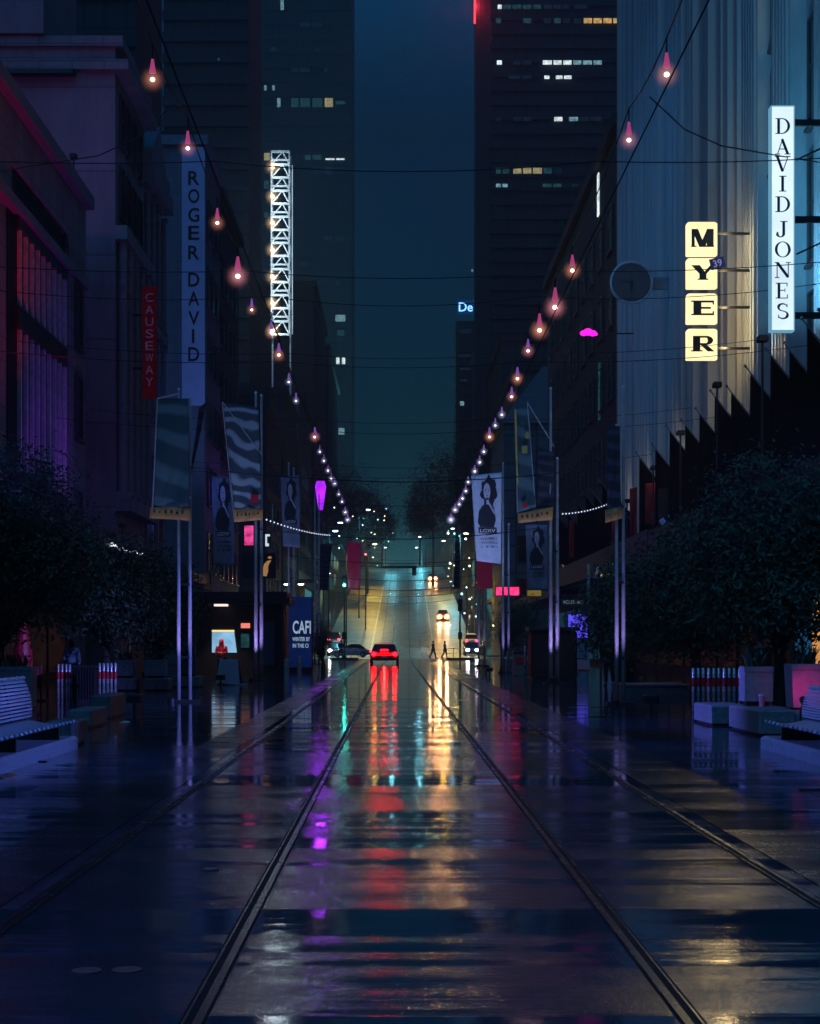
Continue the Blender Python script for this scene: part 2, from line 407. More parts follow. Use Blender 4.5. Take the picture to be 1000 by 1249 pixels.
M_LEAF = mat('leaf', (0.035, 0.085, 0.040), 0.45, var=0.6, scale=1.3, bump=0, spec=0.5)
M_LEAF2 = mat('leaf_far', (0.022, 0.040, 0.028), 0.6, var=0.5, scale=0.6, bump=0)
M_BARK = mat('bark', (0.045, 0.036, 0.03), 0.85, bump=0.6, bscale=12, stretch=(1, 1, 0.2))
M_SHOPG = mat('dark_shop_glass', (0.008, 0.012, 0.02), 0.5, var=0.3, bump=0.05, bscale=2, spec=0.15)
M_GLASS = mat('dark_window_glass', (0.006, 0.008, 0.012), 0.12, var=0.2, bump=0.05, bscale=2)
M_FRAME = mat('window_frame', (0.05, 0.05, 0.055), 0.5)
M_CABLE = mat('cable', (0.006, 0.006, 0.008), 0.6, bump=0)
M_WHITEP = mat('white_paint', (0.7, 0.7, 0.72), 0.45)
M_REDB = mat('red_band', (0.55, 0.012, 0.03), 0.4)
M_TYRE = mat('tyre_rubber', (0.012, 0.012, 0.012), 0.8)
M_SKIN = mat('skin', (0.35, 0.20, 0.15), 0.5, bump=0)
M_HAIR = mat('dark_hair', (0.010, 0.008, 0.008), 0.5, bump=0.4, bscale=60)

def frange(a, b, n): return [a + (b - a) * i / n for i in range(n + 1)]

# ================================================================== ground, roads, rails
YS = [-20, 0, 60, 120, 160] + frange(185, 215, 8) + frange(225, 370, 12)[0:] + frange(376, 430, 9) + [520, 880]
g = MB(); g.grid(lambda u, v: (-240 + 480 * u, YS[round(v * (len(YS) - 1))], gz(YS[round(v * (len(YS) - 1))]) - 0.012), 8, len(YS) - 1)
tag(g.build('ground', M_GROUND), kind='structure')
def sheet(name, m, x0, x1, y0, y1, z, nx=2, ny=20):
    s = MB(); s.grid(lambda u, v: (x0 + (x1 - x0) * u, y0 + (y1 - y0) * v, z), nx, ny)
    return tag(s.build(name, m), kind='structure')
sheet('tram_road', M_ASPH, -2.98, 3.63, -12, 158, 0.0)
sheet('road_edge_strip', M_STRIP, -3.12, -2.98, -12, 158, 0.002); sheet('road_edge_strip', M_STRIP, 3.63, 3.76, -12, 158, 0.002)
s = MB()
for x0, x1 in ((-2.98, -2.46), (2.87, 3.63)): s.grid(lambda u, v: (x0 + (x1 - x0) * u, -12 + 170 * v, 0.0035), 1, 20)
tag(s.build('concrete_margin', M_STRIP), kind='structure')
sheet('pavement', M_PAVE, -15.6, -3.12, -12, 158, 0.0); sheet('pavement', M_PAVE, 3.76, 15.6, -12, 158, 0.0)
sheet('crossing_road', M_HILL, -3.3, 3.9, 158, 184, 0.0); sheet('crossing_road', M_LANE, -120, -3.3, 158, 184, 0.0); sheet('crossing_road', M_LANE, 3.9, 120, 158, 184, 0.0)
YH = frange(184, 215, 8) + frange(225, 370, 12) + frange(376, 430, 9) + [470]
def hillstrip(name, m, x0, x1, dz, kerb=False):
    s = MB(); n = len(YH) - 1
    s.grid(lambda u, v: (x0 + (x1 - x0) * u + bend(YH[round(v * n)]), YH[round(v * n)], gz(YH[round(v * n)]) + dz), 2, n, thick=(0, 0, -0.16) if kerb else None)
    return tag(s.build(name, m), kind='structure')
hillstrip('hill_tram_road', M_HILL, -3.3, 3.9, 0.0)
hillstrip('hill_lane', M_LANE, -9.5, -3.3, 0.0); hillstrip('hill_lane', M_LANE, 3.9, 9.5, 0.0)
hillstrip('hill_pavement', M_PAVE, -15.6, -9.5, 0.13, True); hillstrip('hill_pavement', M_PAVE, 9.5, 15.6, 0.13, True)
M_PAINT = mat('road_paint', (0.55, 0.55, 0.5), 0.4)
s = MB(); n = len(YH) - 1
for x in (-3.6, 4.3):
    s.grid(lambda u, v: (x + 0.14 * u + bend(YH[round(v * n)]), YH[round(v * n)], gz(YH[round(v * n)]) + 0.006), 1, n)
tag(s.build('lane_line', M_PAINT), kind='structure')
# little transverse drain slots and covers in the pavement
def plate(name, label, x, y, w, d, m, rz=0):
    s = MB(); s.bbox(-w / 2, w / 2, -d / 2, d / 2, 0.0, 0.012, 0.004)
    o = s.build(name, m); o.location = (x, y, 0.002); o.rotation_euler = (0, 0, rz); return tag(o, label, 'drain cover' if 'drain' in name else 'cover')
plate('drain_grate', 'long narrow black drain slot across the right hand paving', 6.1, 18.3, 3.2, 0.10, M_BLACK)
plate('drain_grate', 'long narrow black drain slot across the left hand paving', -6.0, 22.6, 2.4, 0.10, M_BLACK)
M_COVER = mat('pink_disc', (0.42, 0.12, 0.14), 0.45)
for x, y, lab in ((106, 1184, 'left one of the two flat reddish discs in the wet slabs, bottom left'), (155, 1183, 'right one of the two flat reddish discs in the wet slabs, bottom left'), (257, 1060, 'small flat pale oval disc in the wet slabs between the left rails, alone')):
    Y = F_PX * CAMZ / (y - HY); p = W(x, y, Y)
    s = MB(); s.cyl((0, 0, 0), 0.075 if y > 1100 else 0.06, 0.004, 24); o = s.build('road_stud', M_COVER); o.location = (p.x, p.y, 0.001)
    tag(o, lab, 'road stud', 'flat studs in the slabs')

YR = [-12, 40, 80, 120, 160, 184] + YH[1:]
RAILX = [(-2.29, 'outer rail of the left tram track, the leftmost rail'), (-0.856, 'inner rail of the left tram track, running to the red car'),
         (1.267, 'inner rail of the right tram track, second rail from the right'), (2.696, 'outer rail of the right tram track, the rightmost rail')]
for k, (x, lab) in enumerate(RAILX):
    s = MB(); sg = 1 if k % 2 == 0 else -1
    def sweep(mb, a, b, z0, z1):
        vs = []
        for y in YR:
            o, z = x + bend(y), gz(y)
            vs += [(o + a, y, z + z0), (o + b, y, z + z0), (o + b, y, z + z1), (o + a, y, z + z1)]
        fs = []
        for i in range(len(YR) - 1):
            for j in range(4): fs.append((i * 4 + j, i * 4 + (j + 1) % 4, i * 4 + 4 + (j + 1) % 4, i * 4 + 4 + j))
        mb.add(vs, fs)
    root = thing('tram_rail', 'steel ' + lab, 'tram rail', (x, 0, 0), 'four tram rails in the street')
    h = MB(); sweep(h, -0.020, 0.020, -0.005, 0.008); h.build('rail_head', M_STEEL, root)
    h = MB(); sweep(h, sg * 0.056, sg * 0.068, -0.005, 0.007); h.build('guard_lip', M_STEEL, root)
    h = MB(); sweep(h, -0.032 if sg > 0 else -0.080, 0.080 if sg > 0 else 0.032, -0.005, 0.0045)
    h.build('rail_bed', M_RBED, root)

# ================================================================== windows (shared meshes, sub-parts)
def window_meshes(w, h, d=0.12, key=''):
    """frame mesh and pane mesh facing -Y at origin (sill centre at 0,0,0)"""
    f = MB(); t = 0.09
    f.box(-w / 2, -w / 2 + t, -d, 0, 0, h); f.box(w / 2 - t, w / 2, -d, 0, 0, h)
    f.box(-w / 2 + t, w / 2 - t, -d, 0, h - t, h); f.box(-w / 2 - 0.08, w / 2 + 0.08, -d - 0.1, 0, -0.12, -0.002)
    f.box(-w / 2 + t, w / 2 - t, -d + 0.03, -0.02, h * 0.55, h * 0.55 + 0.06)
    p = MB(); p.box(-w / 2 + t, w / 2 - t, -0.05, -0.01, 0.0, h - t)
    return f.mesh('window', M_FRAME), p
WCACHE = {}
def window(parent, pos, face, w, h, pane=None):
    """face: rotation about z; 0 looks at -Y, +90deg looks at +X, -90deg looks at -X"""
    pane = pane or M_GLASS
    k = (round(w, 2), round(h, 2))
    if k not in WCACHE: WCACHE[k] = (*window_meshes(w, h), {})
    fm, pm, pd = WCACHE[k]
    if pane.name not in pd: pd[pane.name] = pm.mesh('pane', pane)
    o = inst('window', fm, parent, Vector(pos) - wloc(parent), face)
    inst('pane', pd[pane.name], o, (0, 0, 0))
    return o
LEFTF, RIGHTF, FRONT = R(90), R(-90), 0.0
# lit window colours
P_COOL = emat('lit_pane_cool', lin('#9fd8e8'), 0.55, 0.6, 1.5)
P_TEAL = emat('lit_pane_teal', lin('#3f7f8c'), 0.30, 0.7, 1.5)
P_DIM = emat('lit_pane_dim', lin('#274a6b'), 0.22, 0.7, 1.2)
P_WARM = emat('lit_pane_warm', lin('#f2c67a'), 0.75, 0.5, 1.5)
P_CREAM = emat('lit_pane_cream', lin('#d9cf9a'), 0.55, 0.55, 1.5)
P_WHITE = emat('lit_pane_white', lin('#e8fbff'), 1.2, 0.5, 2.0)

# ================================================================== left-hand buildings
M_PURW = facemat('plum_render', (0.26, 0.22, 0.26), row=4.2, wid=60, joint=0.05, dark=0.6)
M_STONE = facemat('grey_stone', (0.24, 0.24, 0.27), row=0.9, wid=1.6, joint=0.03, dark=0.5)
M_BROWN = facemat('brown_stone', (0.10, 0.085, 0.08), row=1.2, wid=2.0, joint=0.03)
M_GREYR = facemat('grey_render', (0.20, 0.19, 0.22), row=5, wid=60, joint=0.04, dark=0.7)
M_DARKB = facemat('dark_cladding', (0.022, 0.026, 0.034), row=3.4, wid=2.2, joint=0.14, dark=0.4)
M_DARKB2 = facemat('slate_cladding', (0.030, 0.036, 0.048), row=3.6, wid=1.8, joint=0.16, dark=0.35)
M_TRIM = mat('stone_trim', (0.19, 0.19, 0.22), 0.6)
M_FIN = mat('white_fins', (0.62, 0.60, 0.64), 0.5)
M_ROOF = mat('roof_felt', (0.05, 0.05, 0.055), 0.8)

# A: store with bright vertical fins and an awning
A = thing('fin_fronted_store', 'low store with tall purple lit vertical fins above its awning, far left', 'building', (-15, 60, 0))
b = MB(); b.box(-40, -15.25, 18, 79.5, 0, 22.6); b.box(-15.25, -15, 18, 64.2, 19.2, 22.6); b.box(-15.25, -15, 64.2, 79.5, 20.4, 22.6)
b.box(-15.25, -15, 75.4, 79.5, 0, 20.4)
b.build('wall', M_STONE, A)
b = MB(); b.box(-15.3, -14.6, 18, 79.6, 22.6, 23.2); b.box(-15.3, -14.8, 18, 79.6, 23.2, 23.5); b.box(-15.25, -14.85, 18, 79.5, 18.7, 19.15); build_each(b, 'cornice', M_TRIM, A)
fm = MB(); fm.box(0.0, 0.15, -0.12, 0.12, 0, 10.6)
fme = fm.mesh('fin', M_FIN)
for k in range(9): inst('fin', fme, A, Vector((-15.19, 66.0 + k * 1.12, 8.4)) - wloc(A))
b = MB(); b.box(-15.24, -15.02, 65.4, 75.2, 14.2, 15.1); b.box(-15.24, -15.02, 65.4, 75.2, 18.2, 18.68); b.build('spandrel', M_DKMET, A)
b = MB(); b.box(-15.245, -15.2, 64.3, 75.3, 5.9, 20.3); b.build('curtain_glass', M_SHOPG, A)
for k in range(4):
    for z in (8.6, 15.2): window(A, (-15.02, 30 + k * 8.5, z), LEFTF, 3.2, 4.2)
for z in (5.8, 11.2, 15.5): window(A, (-14.98, 77.4, z), LEFTF, 1.6, 3.0)
b = MB(); b.prism([(-15, 5.0), (-10.6, 5.1), (-10.6, 5.5), (-15, 6.2)], 'y', 30, 72.5); b.build('awning', M_DKMET, A)
b = MB()
b.build  # keep helper alive
M_TUBEL = emat('white_tube_light', lin('#eef4ff'), 1.6)
for y0, y1 in ((61.0, 63.6), (64.2, 66.6), (67.0, 67.6), (68.0, 69.2)):
    b = MB(); b.box(-10.58, -10.50, y0, y1, 5.22, 5.34); b.build('strip_light', M_TUBEL, A)
b = MB()
for z0, z1 in ((5.9, 6.5),): b.prism([(-15, 8.6), (-12.2, 6.3), (-12.2, 6.15), (-15, 6.15)], 'y', 48, 58)
b.build('glass_canopy', mat('lilac_canopy', (0.5, 0.42, 0.55), 0.4), A)
for k in range(3):
    b = MB(); b.box(-15.0, -14.9, 62.5 + 4 * k, 66 + 4 * k, 0.3, 4.2); b.build('shop_window', M_SHOPG, A)
# post pair under the awning
for y in (66.5, 72.2):
    b = MB(); b.cyl((-10.8, y, 0), 0.07, 5.05, 10); b.build('awning_post', M_STEELP, A)

# B: plum coloured tower-like block with columned front
Bd = thing('plum_wall_block', 'tall plum coloured block with a blank side wall and columned street front', 'building', (-14, 82, 0))
b = MB(); b.box(-60, -14, 82, 91.5, 0, 31.4); b.box(-60, -17.5, 81.6, 90, 31.95, 52)
b.build('wall', M_PURW, Bd)
b = MB(); b.box(-60, -13.3, 81.7, 91.7, 30.2, 30.7); b.box(-60, -13.6, 81.8, 91.7, 31.4, 31.9); b.box(-13.99, -13.4, 82, 91.6, 21.8, 22.5); b.box(-13.99, -13.2, 82, 91.6, 8.2, 8.9); build_each(b, 'cornice', M_STONE, Bd)
c = MB(); c.cyl((0, 0, 0), 0.26, 12.6, 14, 0.22); c.box(-0.34, 0.34, -0.34, 0.34, 12.6, 12.9); c.box(-0.34, 0.34, -0.34, 0.34, -0.3, 0)
cme = c.mesh('column', M_TRIM)
for k in range(5): inst('column', cme, Bd, Vector((-13.72, 82.6 + k * 2.0, 9.2)) - wloc(Bd))
for k in range(4):
    for z in (9.6, 13.4, 17.2, 23.2, 26.8): window(Bd, (-13.98, 83.6 + k * 2.0, z), LEFTF, 1.1, 2.6)
b = MB(); b.prism([(-14, 4.6), (-10.4, 4.8), (-10.4, 5.3), (-14, 5.4)], 'y', 82.2, 91); b.build('awning', M_DKMET, Bd)
b = MB(); b.box(-33, -22, 81.3, 81.97, 31.9, 33.4); b.box(-34, -16, 81.4, 81.97, 29.9, 30.1); b.build('roof_rail', M_DKMET, Bd)
b = MB(); b.box(-25.8, -24.3, 81.75, 81.98, 20.5, 29.6); b.build('service_duct', M_DKMET, Bd)

rb = thing('tall_rear_block', 'tall dark gridded block rising behind the plum wall at the top left', 'building', (-24, 140, 0))
b = MB(); b.box(-70, -22.2, 140, 156, 0, 84); b.build('wall', M_DARKB2, rb)
b = MB()
for k in range(9): b.box(-70.1, -22.0, 139.6, 139.997, 44 + k * 4.2, 45.2 + k * 4.2)
build_each(b, 'floor_band', M_DARKB, rb)
# C: ornate stone front
Cd = thing('ornate_stone_front', 'narrow ornate stone front with columns and a blue cast beside the plum wall', 'building', (-14.2, 92, 0))
b = MB(); b.box(-50, -14.2, 91.8, 99, 0, 28); b.build('wall', M_STONE, Cd)
b = MB(); b.box(-14.8, -13.4, 91.75, 99.1, 27.4, 28.3); b.box(-14.6, -13.6, 91.75, 99.1, 28.3, 29.3); b.box(-14.19, -13.7, 91.8, 99, 19.4, 19.9); b.box(-14.19, -13.7, 91.8, 99, 9, 9.5)
b.prism([(92.4, 29.3), (98.4, 29.3), (95.4, 31.6)], 'x', -14.6, -13.7); build_each(b, 'cornice', M_TRIM, Cd)
for k in range(4): inst('column', cme, Cd, Vector((-13.95, 92.3 + k * 2.1, 14.5)) - wloc(Cd), scale=(0.8, 0.8, 0.37)); inst('column', cme, Cd, Vector((-13.95, 92.3 + k * 2.1, 20.2)) - wloc(Cd), scale=(0.8, 0.8, 0.53))
for k in range(3):
    for z in (10.2, 14.6, 20.4, 24.0): window(Cd, (-14.18, 93.3 + k * 2.1, z), LEFTF, 1.1, 2.4)
for k in range(4):
    b = MB(); b.box(-14.19, -13.9, 92.0 + 2.1 * k, 92.35 + 2.1 * k, 0, 8.9); b.build('pilaster', M_TRIM, Cd)
b = MB(); b.prism([(-14.2, 5.2), (-11, 4.7), (-11, 5.1), (-14.2, 6.0)], 'y', 92, 98.8); b.build('awning', mat('green_awning', (0.05, 0.10, 0.11), 0.6), Cd)

# D: grey block with the blank party wall that carries the big vertical lettering
Dd = thing('grey_party_wall_block', 'grey rendered block whose pale party wall strip faces the street', 'building', (-14.2, 122, 0))
b = MB(); b.box(-34, -14.2, 122, 133, 0, 38.6); b.build('wall', M_GREYR, Dd)
b = MB(); b.box(-34.2, -13.9, 121.7, 133.2, 38.6, 39.3); b.build('parapet', M_TRIM, Dd)
for k in range(3):
    for z in (7, 12, 17, 22, 27, 32): window(Dd, (-14.18, 124.6 + k * 3.2, z), LEFTF, 1.8, 3.0)
b = MB(); b.box(-14.2, -11, 122, 133, 4.6, 5.1); b.build('awning', M_DKMET, Dd)
sg = thing('vertical_wall_sign', 'pale blue vertical wall sign reading ROGER DAVID in black letters', 'sign', (-15.05, 121.9, 19))
p0, p1 = W(222, 495, 121.9), W(250, 180, 121.9)
b = MB(); b.box(p0.x, p1.x, 121.75, 121.98, p0.z, p1.z); b.build('panel', mat('pale_panel', (0.50, 0.48, 0.68), 0.6, var=0.15, scale=.6), sg)
b = MB()
for ch, y in zip('ROGERDAVID', (217, 239, 262, 284, 308, 341, 364, 388, 410, 432)):
    q0, q1 = W(229.5 if ch != 'I' else 234, y + 8.5, 121.7), W(243 if ch != 'I' else 237, y - 8.5, 121.7)
    b = MB(); put_letters(b, ch, q0.x, q1.x, q0.z, q1.z, 121.72, 0.012); b.build('letter', mat('black_lettering', (0.008, 0.008, 0.01), 0.6), sg)
# causeway blade sign
sg = thing('blade_sign', 'dark red vertical blade sign reading CAUSEWAY beside the stone front', 'sign', W(181, 418, 84.5))
p0, p1 = W(173.5, 486, 84.5), W(190.5, 350, 84.5)
b = MB(); b.box(p0.x, p1.x, 84.4, 84.7, p0.z, p1.z); b.build('panel', emat('red_sign_panel', lin('#3d0716'), 0.42, 0.3), sg)
b = MB()
for i, ch in enumerate('CAUSEWAY'):
    y = 363 + i * 14.7
    q0, q1 = W(177.5, y + 5.2, 84.4), W(187, y - 5.2, 84.4)
    b = MB(); put_letters(b, ch, q0.x, q1.x, q0.z, q1.z, 84.38); b.build('letter', emat('causeway_letters', lin('#3b3355'), 0.55), sg)
b = MB(); b.box(p0.x - 1.2, p0.x, 84.5, 84.6, p1.z - 1.5, p1.z - 1.4); b.box(p0.x - 1.2, p0.x, 84.5, 84.6, p0.z + 1.5, p0.z + 1.6); build_each(b, 'bracket', M_BLACK, sg)

# E: dark block before the crossing
Ed = thing('dark_corner_block', 'dark unlit block on the left just before the crossing', 'building', (-15, 134, 0))
b = MB(); b.box(-60, -15, 133.5, 157, 0, 39.5); b.box(-40, -16.5, 136, 152, 39.5, 44); b.build('wall', M_DARKB, Ed)
b = MB(); b.box(-60, -14.5, 133.4, 157.3, 39.5, 40.2); b.build('parapet', M_DARKB2, Ed)
for k in range(6):
    for z in (7, 12, 17, 22, 27, 32): window(Ed, (-14.98, 135.8 + k * 3.7, z), LEFTF, 2.0, 3.0)
b = MB(); b.box(-15, -11.2, 133.6, 157, 4.7, 5.2); b.build('awning', M_DKMET, Ed)
b = MB(); b.box(-15.02, -14.9, 133.8, 134.9, 5.6, 9.6); b.build('lit_shop_window', emat('teal_shop_window', lin('#3f8190'), 0.5, 0.8, 2.5), Ed)

# ------------------------------------------------------------------ towers with lit window rows
def tower(name, label, x0, x1, y0, depth, top, m, rows, pitch, first=6.0, ledge=True):
    t = thing(name, label, 'tower', ((x0 + x1) / 2, y0, gz(min(y0, 430))))
    b = MB(); b.box(x0, x1, y0, y0 + depth, gz(min(y0, 430)) - 1, top); b.build('wall', m, t)
    if ledge:
        b = MB(); z = first + gz(min(y0, 430))
        while z < top - 2:
            b.box(x0 - 0.15, x1 + 0.15, y0 - 0.5, y0 - 0.003, z, z + pitch * 0.42); z += pitch
        b.build('floor_bands', M_DARKB, t)
    for y, h, segs in rows:
        for a, c, pm in segs:
            p, q = W(a, y + h / 2, y0 - 0.7), W(c, y - h / 2, y0 - 0.7)
            b = MB(); b.box(p.x, q.x, y0 - 0.62, y0 - 0.52, p.z, q.z); b.build('window', pm, t)
    return t
def seg(lst, pm): return [(a, c, pm) for a, c in lst]
GT = tower('dark_office_tower', 'broad dark office tower on the right with rows of lit windows', 17.6, 41.5, 300, 30, 150, M_DARKB2, [
    (8, 5, seg([(607, 612)], P_WHITE) + seg([(614, 623), (625, 636), (638, 648), (650, 660)], P_TEAL) + seg([(663, 673), (675, 684), (686, 694), (700, 716)], P_DIM)),
    (25, 6, seg([(605, 611), (638, 648), (676, 684)], P_TEAL) + seg([(663, 672), (687, 695), (700, 709)], P_DIM) + seg([(712, 722), (724, 734), (736, 746), (748, 757)], P_WARM)),
    (76, 5, seg([(606, 612)], P_WHITE) + seg([(626, 636), (638, 648)], P_DIM) + seg([(662, 673), (675, 685), (687, 697)], P_WHITE) + seg([(699, 709), (711, 722), (724, 734)], P_COOL)),
    (94, 4, seg([(664, 670), (678, 686), (688, 697)], P_WHITE) + seg([(620, 634), (636, 648)], P_DIM)),
    (145, 5, seg([(605, 611), (626, 636), (638, 648)], P_DIM) + seg([(676, 686)], P_WHITE) + seg([(694, 705)], P_COOL) + seg([(707, 718), (720, 734)], P_DIM)),
    (208, 7, seg([(605, 611), (613, 621)], P_TEAL) + seg([(626, 636), (638, 648), (650, 661)], P_CREAM) + seg([(663, 673)], P_TEAL) + seg([(675, 685)], P_DIM)),
    (226, 4, seg([(605, 611), (613, 619)], P_COOL) + seg([(662, 673), (675, 685)], P_TEAL) + seg([(687, 695), (697, 706), (712, 722)], P_DIM)),
], 2.6)
b = MB(); b.box(15.7, 17.55, 301, 326, 0, 150); b.build('stair_shaft', M_DARKB, GT)
b = MB(); b.box(14.78, 15.69, 301, 303, 0, 150); b.build('edge_fin', M_DARKB, GT)
b = MB(); b.box(14.46, 14.76, 301.1, 301.45, 115.3, 121); b.build('red_beacon', emat('red_beacon', (1.0, 0.04, 0.05), 3.0), GT)
lamp('beacon_light', (14.2, 300.4, 118.5), (1.0, .03, .06), 2200, .3, GT)
FT = tower('lit_left_tower', 'tall dark tower on the left with scattered lit windows', -44.3, -13.4, 500, 40, 235, M_DARKB2, [
    (2, 20, seg([(342, 346)], P_COOL)),
    (60, 5, seg([(330, 337), (383, 390)], P_DIM)),
    (107, 6, seg([(312, 317), (322, 325), (332, 335)], P_COOL)),
    (125, 11, seg([(338, 342)], P_COOL) + seg([(355, 364), (366, 378), (381, 393)], P_TEAL) + seg([(396, 406)], P_CREAM)),
    (125, 4, seg([(409, 421)], P_TEAL)),
    (175, 9, seg([(309, 319)], P_TEAL)), (191, 9, seg([(322, 329)], P_CREAM)), (192, 6, seg([(372, 379), (381, 392)], P_TEAL)), (194, 2, seg([(397, 408), (410, 420)], P_WHITE)),
    (208, 9, seg([(309, 319), (322, 328), (382, 393), (395, 406), (409, 421)], P_DIM)), (225, 10, seg([(309, 319), (322, 328)], P_TEAL)),
    (388, 8, seg([(409, 421)], P_COOL)), (406, 7, seg([(411, 420)], P_TEAL)), (440, 8, seg([(410, 414), (417, 421)], P_WHITE)), (438, 7, seg([(360, 363)], P_COOL)),
    (421, 6, seg([(384, 400)], P_DIM)), (462, 6, seg([(385, 401), (409, 415)], P_DIM)), (482, 6, seg([(389, 400)], P_DIM)), (448, 3, seg([(332, 338), (340, 349)], P_COOL)), (465, 4, seg([(360, 371)], P_DIM)),
    (255, 6, seg([(312, 320), (382, 393)], P_DIM)), (262, 7, seg([(322, 327)], P_TEAL)), (290, 6, seg([(395, 406), (409, 420)], P_DIM)), (322, 6, seg([(366, 378)], P_DIM)), (345, 6, seg([(382, 393), (409, 415)], P_DIM)), (85, 5, seg([(355, 364), (366, 378), (395, 400)], P_DIM)), (30, 5, seg([(366, 378), (381, 393)], P_DIM)),
    (505, 7, seg([(396, 399)], P_COOL)), (526, 8, seg([(410, 420)], P_COOL)), (510, 6, seg([(411, 414)], P_DIM)),
], 4.4)
tower('plain_dark_tower', 'plain very dark tower filling the upper left behind the street front', -37, -23.4, 262, 25, 140, M_DARKB, [(72, 3, seg([(265, 268)], P_TEAL))], 3.4)
HT = tower('slim_tower', 'slim dark tower in the middle distance crowned by a blue sign', 14.1, 18.4, 380, 20, 72 + 4, M_DARKB2, [
    (404, 5, seg([(560, 575)], P_DIM)), (434, 4, seg([(560, 575)], P_DIM)), (450, 3, seg([(561, 575)], P_DIM)), (464, 3, seg([(561, 570)], P_DIM)), (492, 5, seg([(561, 566)], P_COOL)), (330, 3, seg([(575, 577)], P_COOL))], 3.4)
sg = thing('rooftop_sign', 'small glowing blue rooftop sign reading De on the slim tower', 'sign', W(568, 375, 379))
b = MB(); q0, q1 = W(559.5, 380, 379), W(576.5, 369, 379); put_letters(b, 'De', q0.x, q1.x, q0.z, q1.z, 379.0, 0.01); b.build('lettering', emat('blue_neon', lin('#7fc4ff'), 2.2), sg)
b = MB(); b.box(q0.x - 0.5, q1.x + 0.5, 379.05, 379.3, q0.z - 0.6, q1.z + 0.6); b.build('panel', emat('blue_neon_panel', lin('#1b4f9a'), 0.35), sg)

# lit hoist mast: white lattice against the left tower
HM = thing('lattice_mast', 'floodlit white lattice mast climbing the left tower', 'mast', W(341, 410, 240))
x0, x1 = W(331, 0, 240).x, W(353, 0, 240).x; zt, zb = W(0, 185, 240).z, W(0, 408, 240).z
M_LATT = mat('white_lattice', (0.75, 0.78, 0.75), 0.5)
b = MB()
for x in (x0, x1):
    for y in (240, 242.2): b.tube([(x, y, 0.5 if y > 241 else zb), (x, y, zt)], 0.13, 6)
n = 14
for i in range(n + 1):
    z = zb + (zt - zb) * i / n
    b.box(x0, x1, 239.85, 240.1, z - 0.16, z + 0.16)
    if i % 2: b.box(x0, x1, 239.87, 240.08, z + 0.55, z + 0.8)
    if i < n:
        z2 = zb + (zt - zb) * (i + 1) / n; xm = (x0 + x1) / 2
        b.tube([(x0, 240, z), (xm + 0.3, 240, z2)], 0.11, 6); b.tube([(x1, 240, z), (xm + 0.3, 240, z2)], 0.11, 6)
b.build('lattice', M_LATT, HM)
b = MB(); b.tube([(x1 + 0.45, 240, zb), (x1 + 0.45, 240, zt - 2)], 0.1, 6); b.build('cable_guide', M_LATT, HM)
M_FLOOD = emat('flood_lamp', lin('#ffd9a0'), 5.0)
for y in (192 + 12, 240, 272, 305, 338, 370, 403):
    p = W(332.5, y, 239)
    b = MB(); b.ball((p.x, p.y, p.z), 0.28, nu=10, nv=6); b.build('flood_lamp', M_FLOOD, HM); b = MB(); b.ball((p.x, p.y, p.z), 1.5, nu=18, nv=12); b.build('flood_halo', glowmat('halo_flood', (1.0, 0.62, 0.30), 1.3), HM, True)  # outer ball is painted bloom: glowing volume round each flood lamp
    lamp('flood_light', (p.x + 0.6, p.y - 1.0, p.z), lin('#d4f0ff'), 260, 0.2, HM)

# ================================================================== right-hand buildings
# Myer: ribbed facade
M_RIB = mat('cream_ribbed_cladding', (0.42, 0.43, 0.43), 0.55, var=0.18, scale=0.8, stretch=(1, 1, 0.1))
MY = thing('ribbed_department_store', 'department store with a tall ribbed metal facade, cream lit around its sign', 'building', (14.6, 69, 0))
b = MB(); b.box(14.9, 50, 69, 107, 6.4, 46); b.box(15.6, 50, 69, 107, 0, 6.4); b.build('wall', mat('store_core', (0.1, 0.1, 0.11), 0.7), MY)
b = MB(); y = 69.05; rnd = random.Random(3)
while y < 106.8:
    w = rnd.choice((0.35, 0.5, 0.7, 0.95)); d = rnd.choice((0.15, 0.3, 0.5))
    b.prism([(14.9, y), (14.9 - d, y + 0.05), (14.9 - d, y + w - 0.05), (14.9, y + w)], 'z', 6.5, 46); y += w + rnd.choice((0.2, 0.35, 0.5))
b.build('ribbed_cladding', M_RIB, MY)
b = MB(); b.box(14.3, 15.2, 68.9, 107.1, 46, 47); b.build('parapet', M_TRIM, MY)
b = MB(); b.box(10.6, 15.6, 69, 107, 5.2, 6.4); b.build('awning', M_BLACK, MY)
for k in range(8):
    b = MB(); b.box(15.5, 15.58, 70 + 4.6 * k, 73.8 + 4.6 * k, 0.4, 4.6); b.build('shop_window', M_SHOPG, MY)
# David Jones: pilastered facade
M_DJ = mat('painted_render_blue_grey', (0.34, 0.37, 0.40), 0.55, var=0.2, scale=1.2, stretch=(1, 1, 0.3))
DJ = thing('pilastered_department_store', 'older department store with fluted pilasters and deep windows at the right edge', 'building', (14.6, 44, 0))
b = MB(); b.box(15.2, 50, 22, 68.8, 5, 48); b.box(15.4, 50, 22, 68.8, 0, 5); b.build('wall', M_DJ, DJ)
pil = MB(); pil.box(-0.6, 0, -1.3, 1.3, 0, 27)
for k in range(5): pil.box(-0.72, -0.6, -1.15 + k * 0.5, -0.85 + k * 0.5, 0.8, 26.2)
pil.box(-0.85, 0, -1.5, 1.5, 27, 28); pil.box(-0.85, 0, -1.5, 1.5, -0.6, 0.0)
pme = pil.mesh('pilaster', M_DJ)
for y in (30, 36.4, 42.8, 49.2, 55.6, 62, 67.4): inst('pilaster', pme, DJ, Vector((15.2, y, 9.6)) - wloc(DJ))
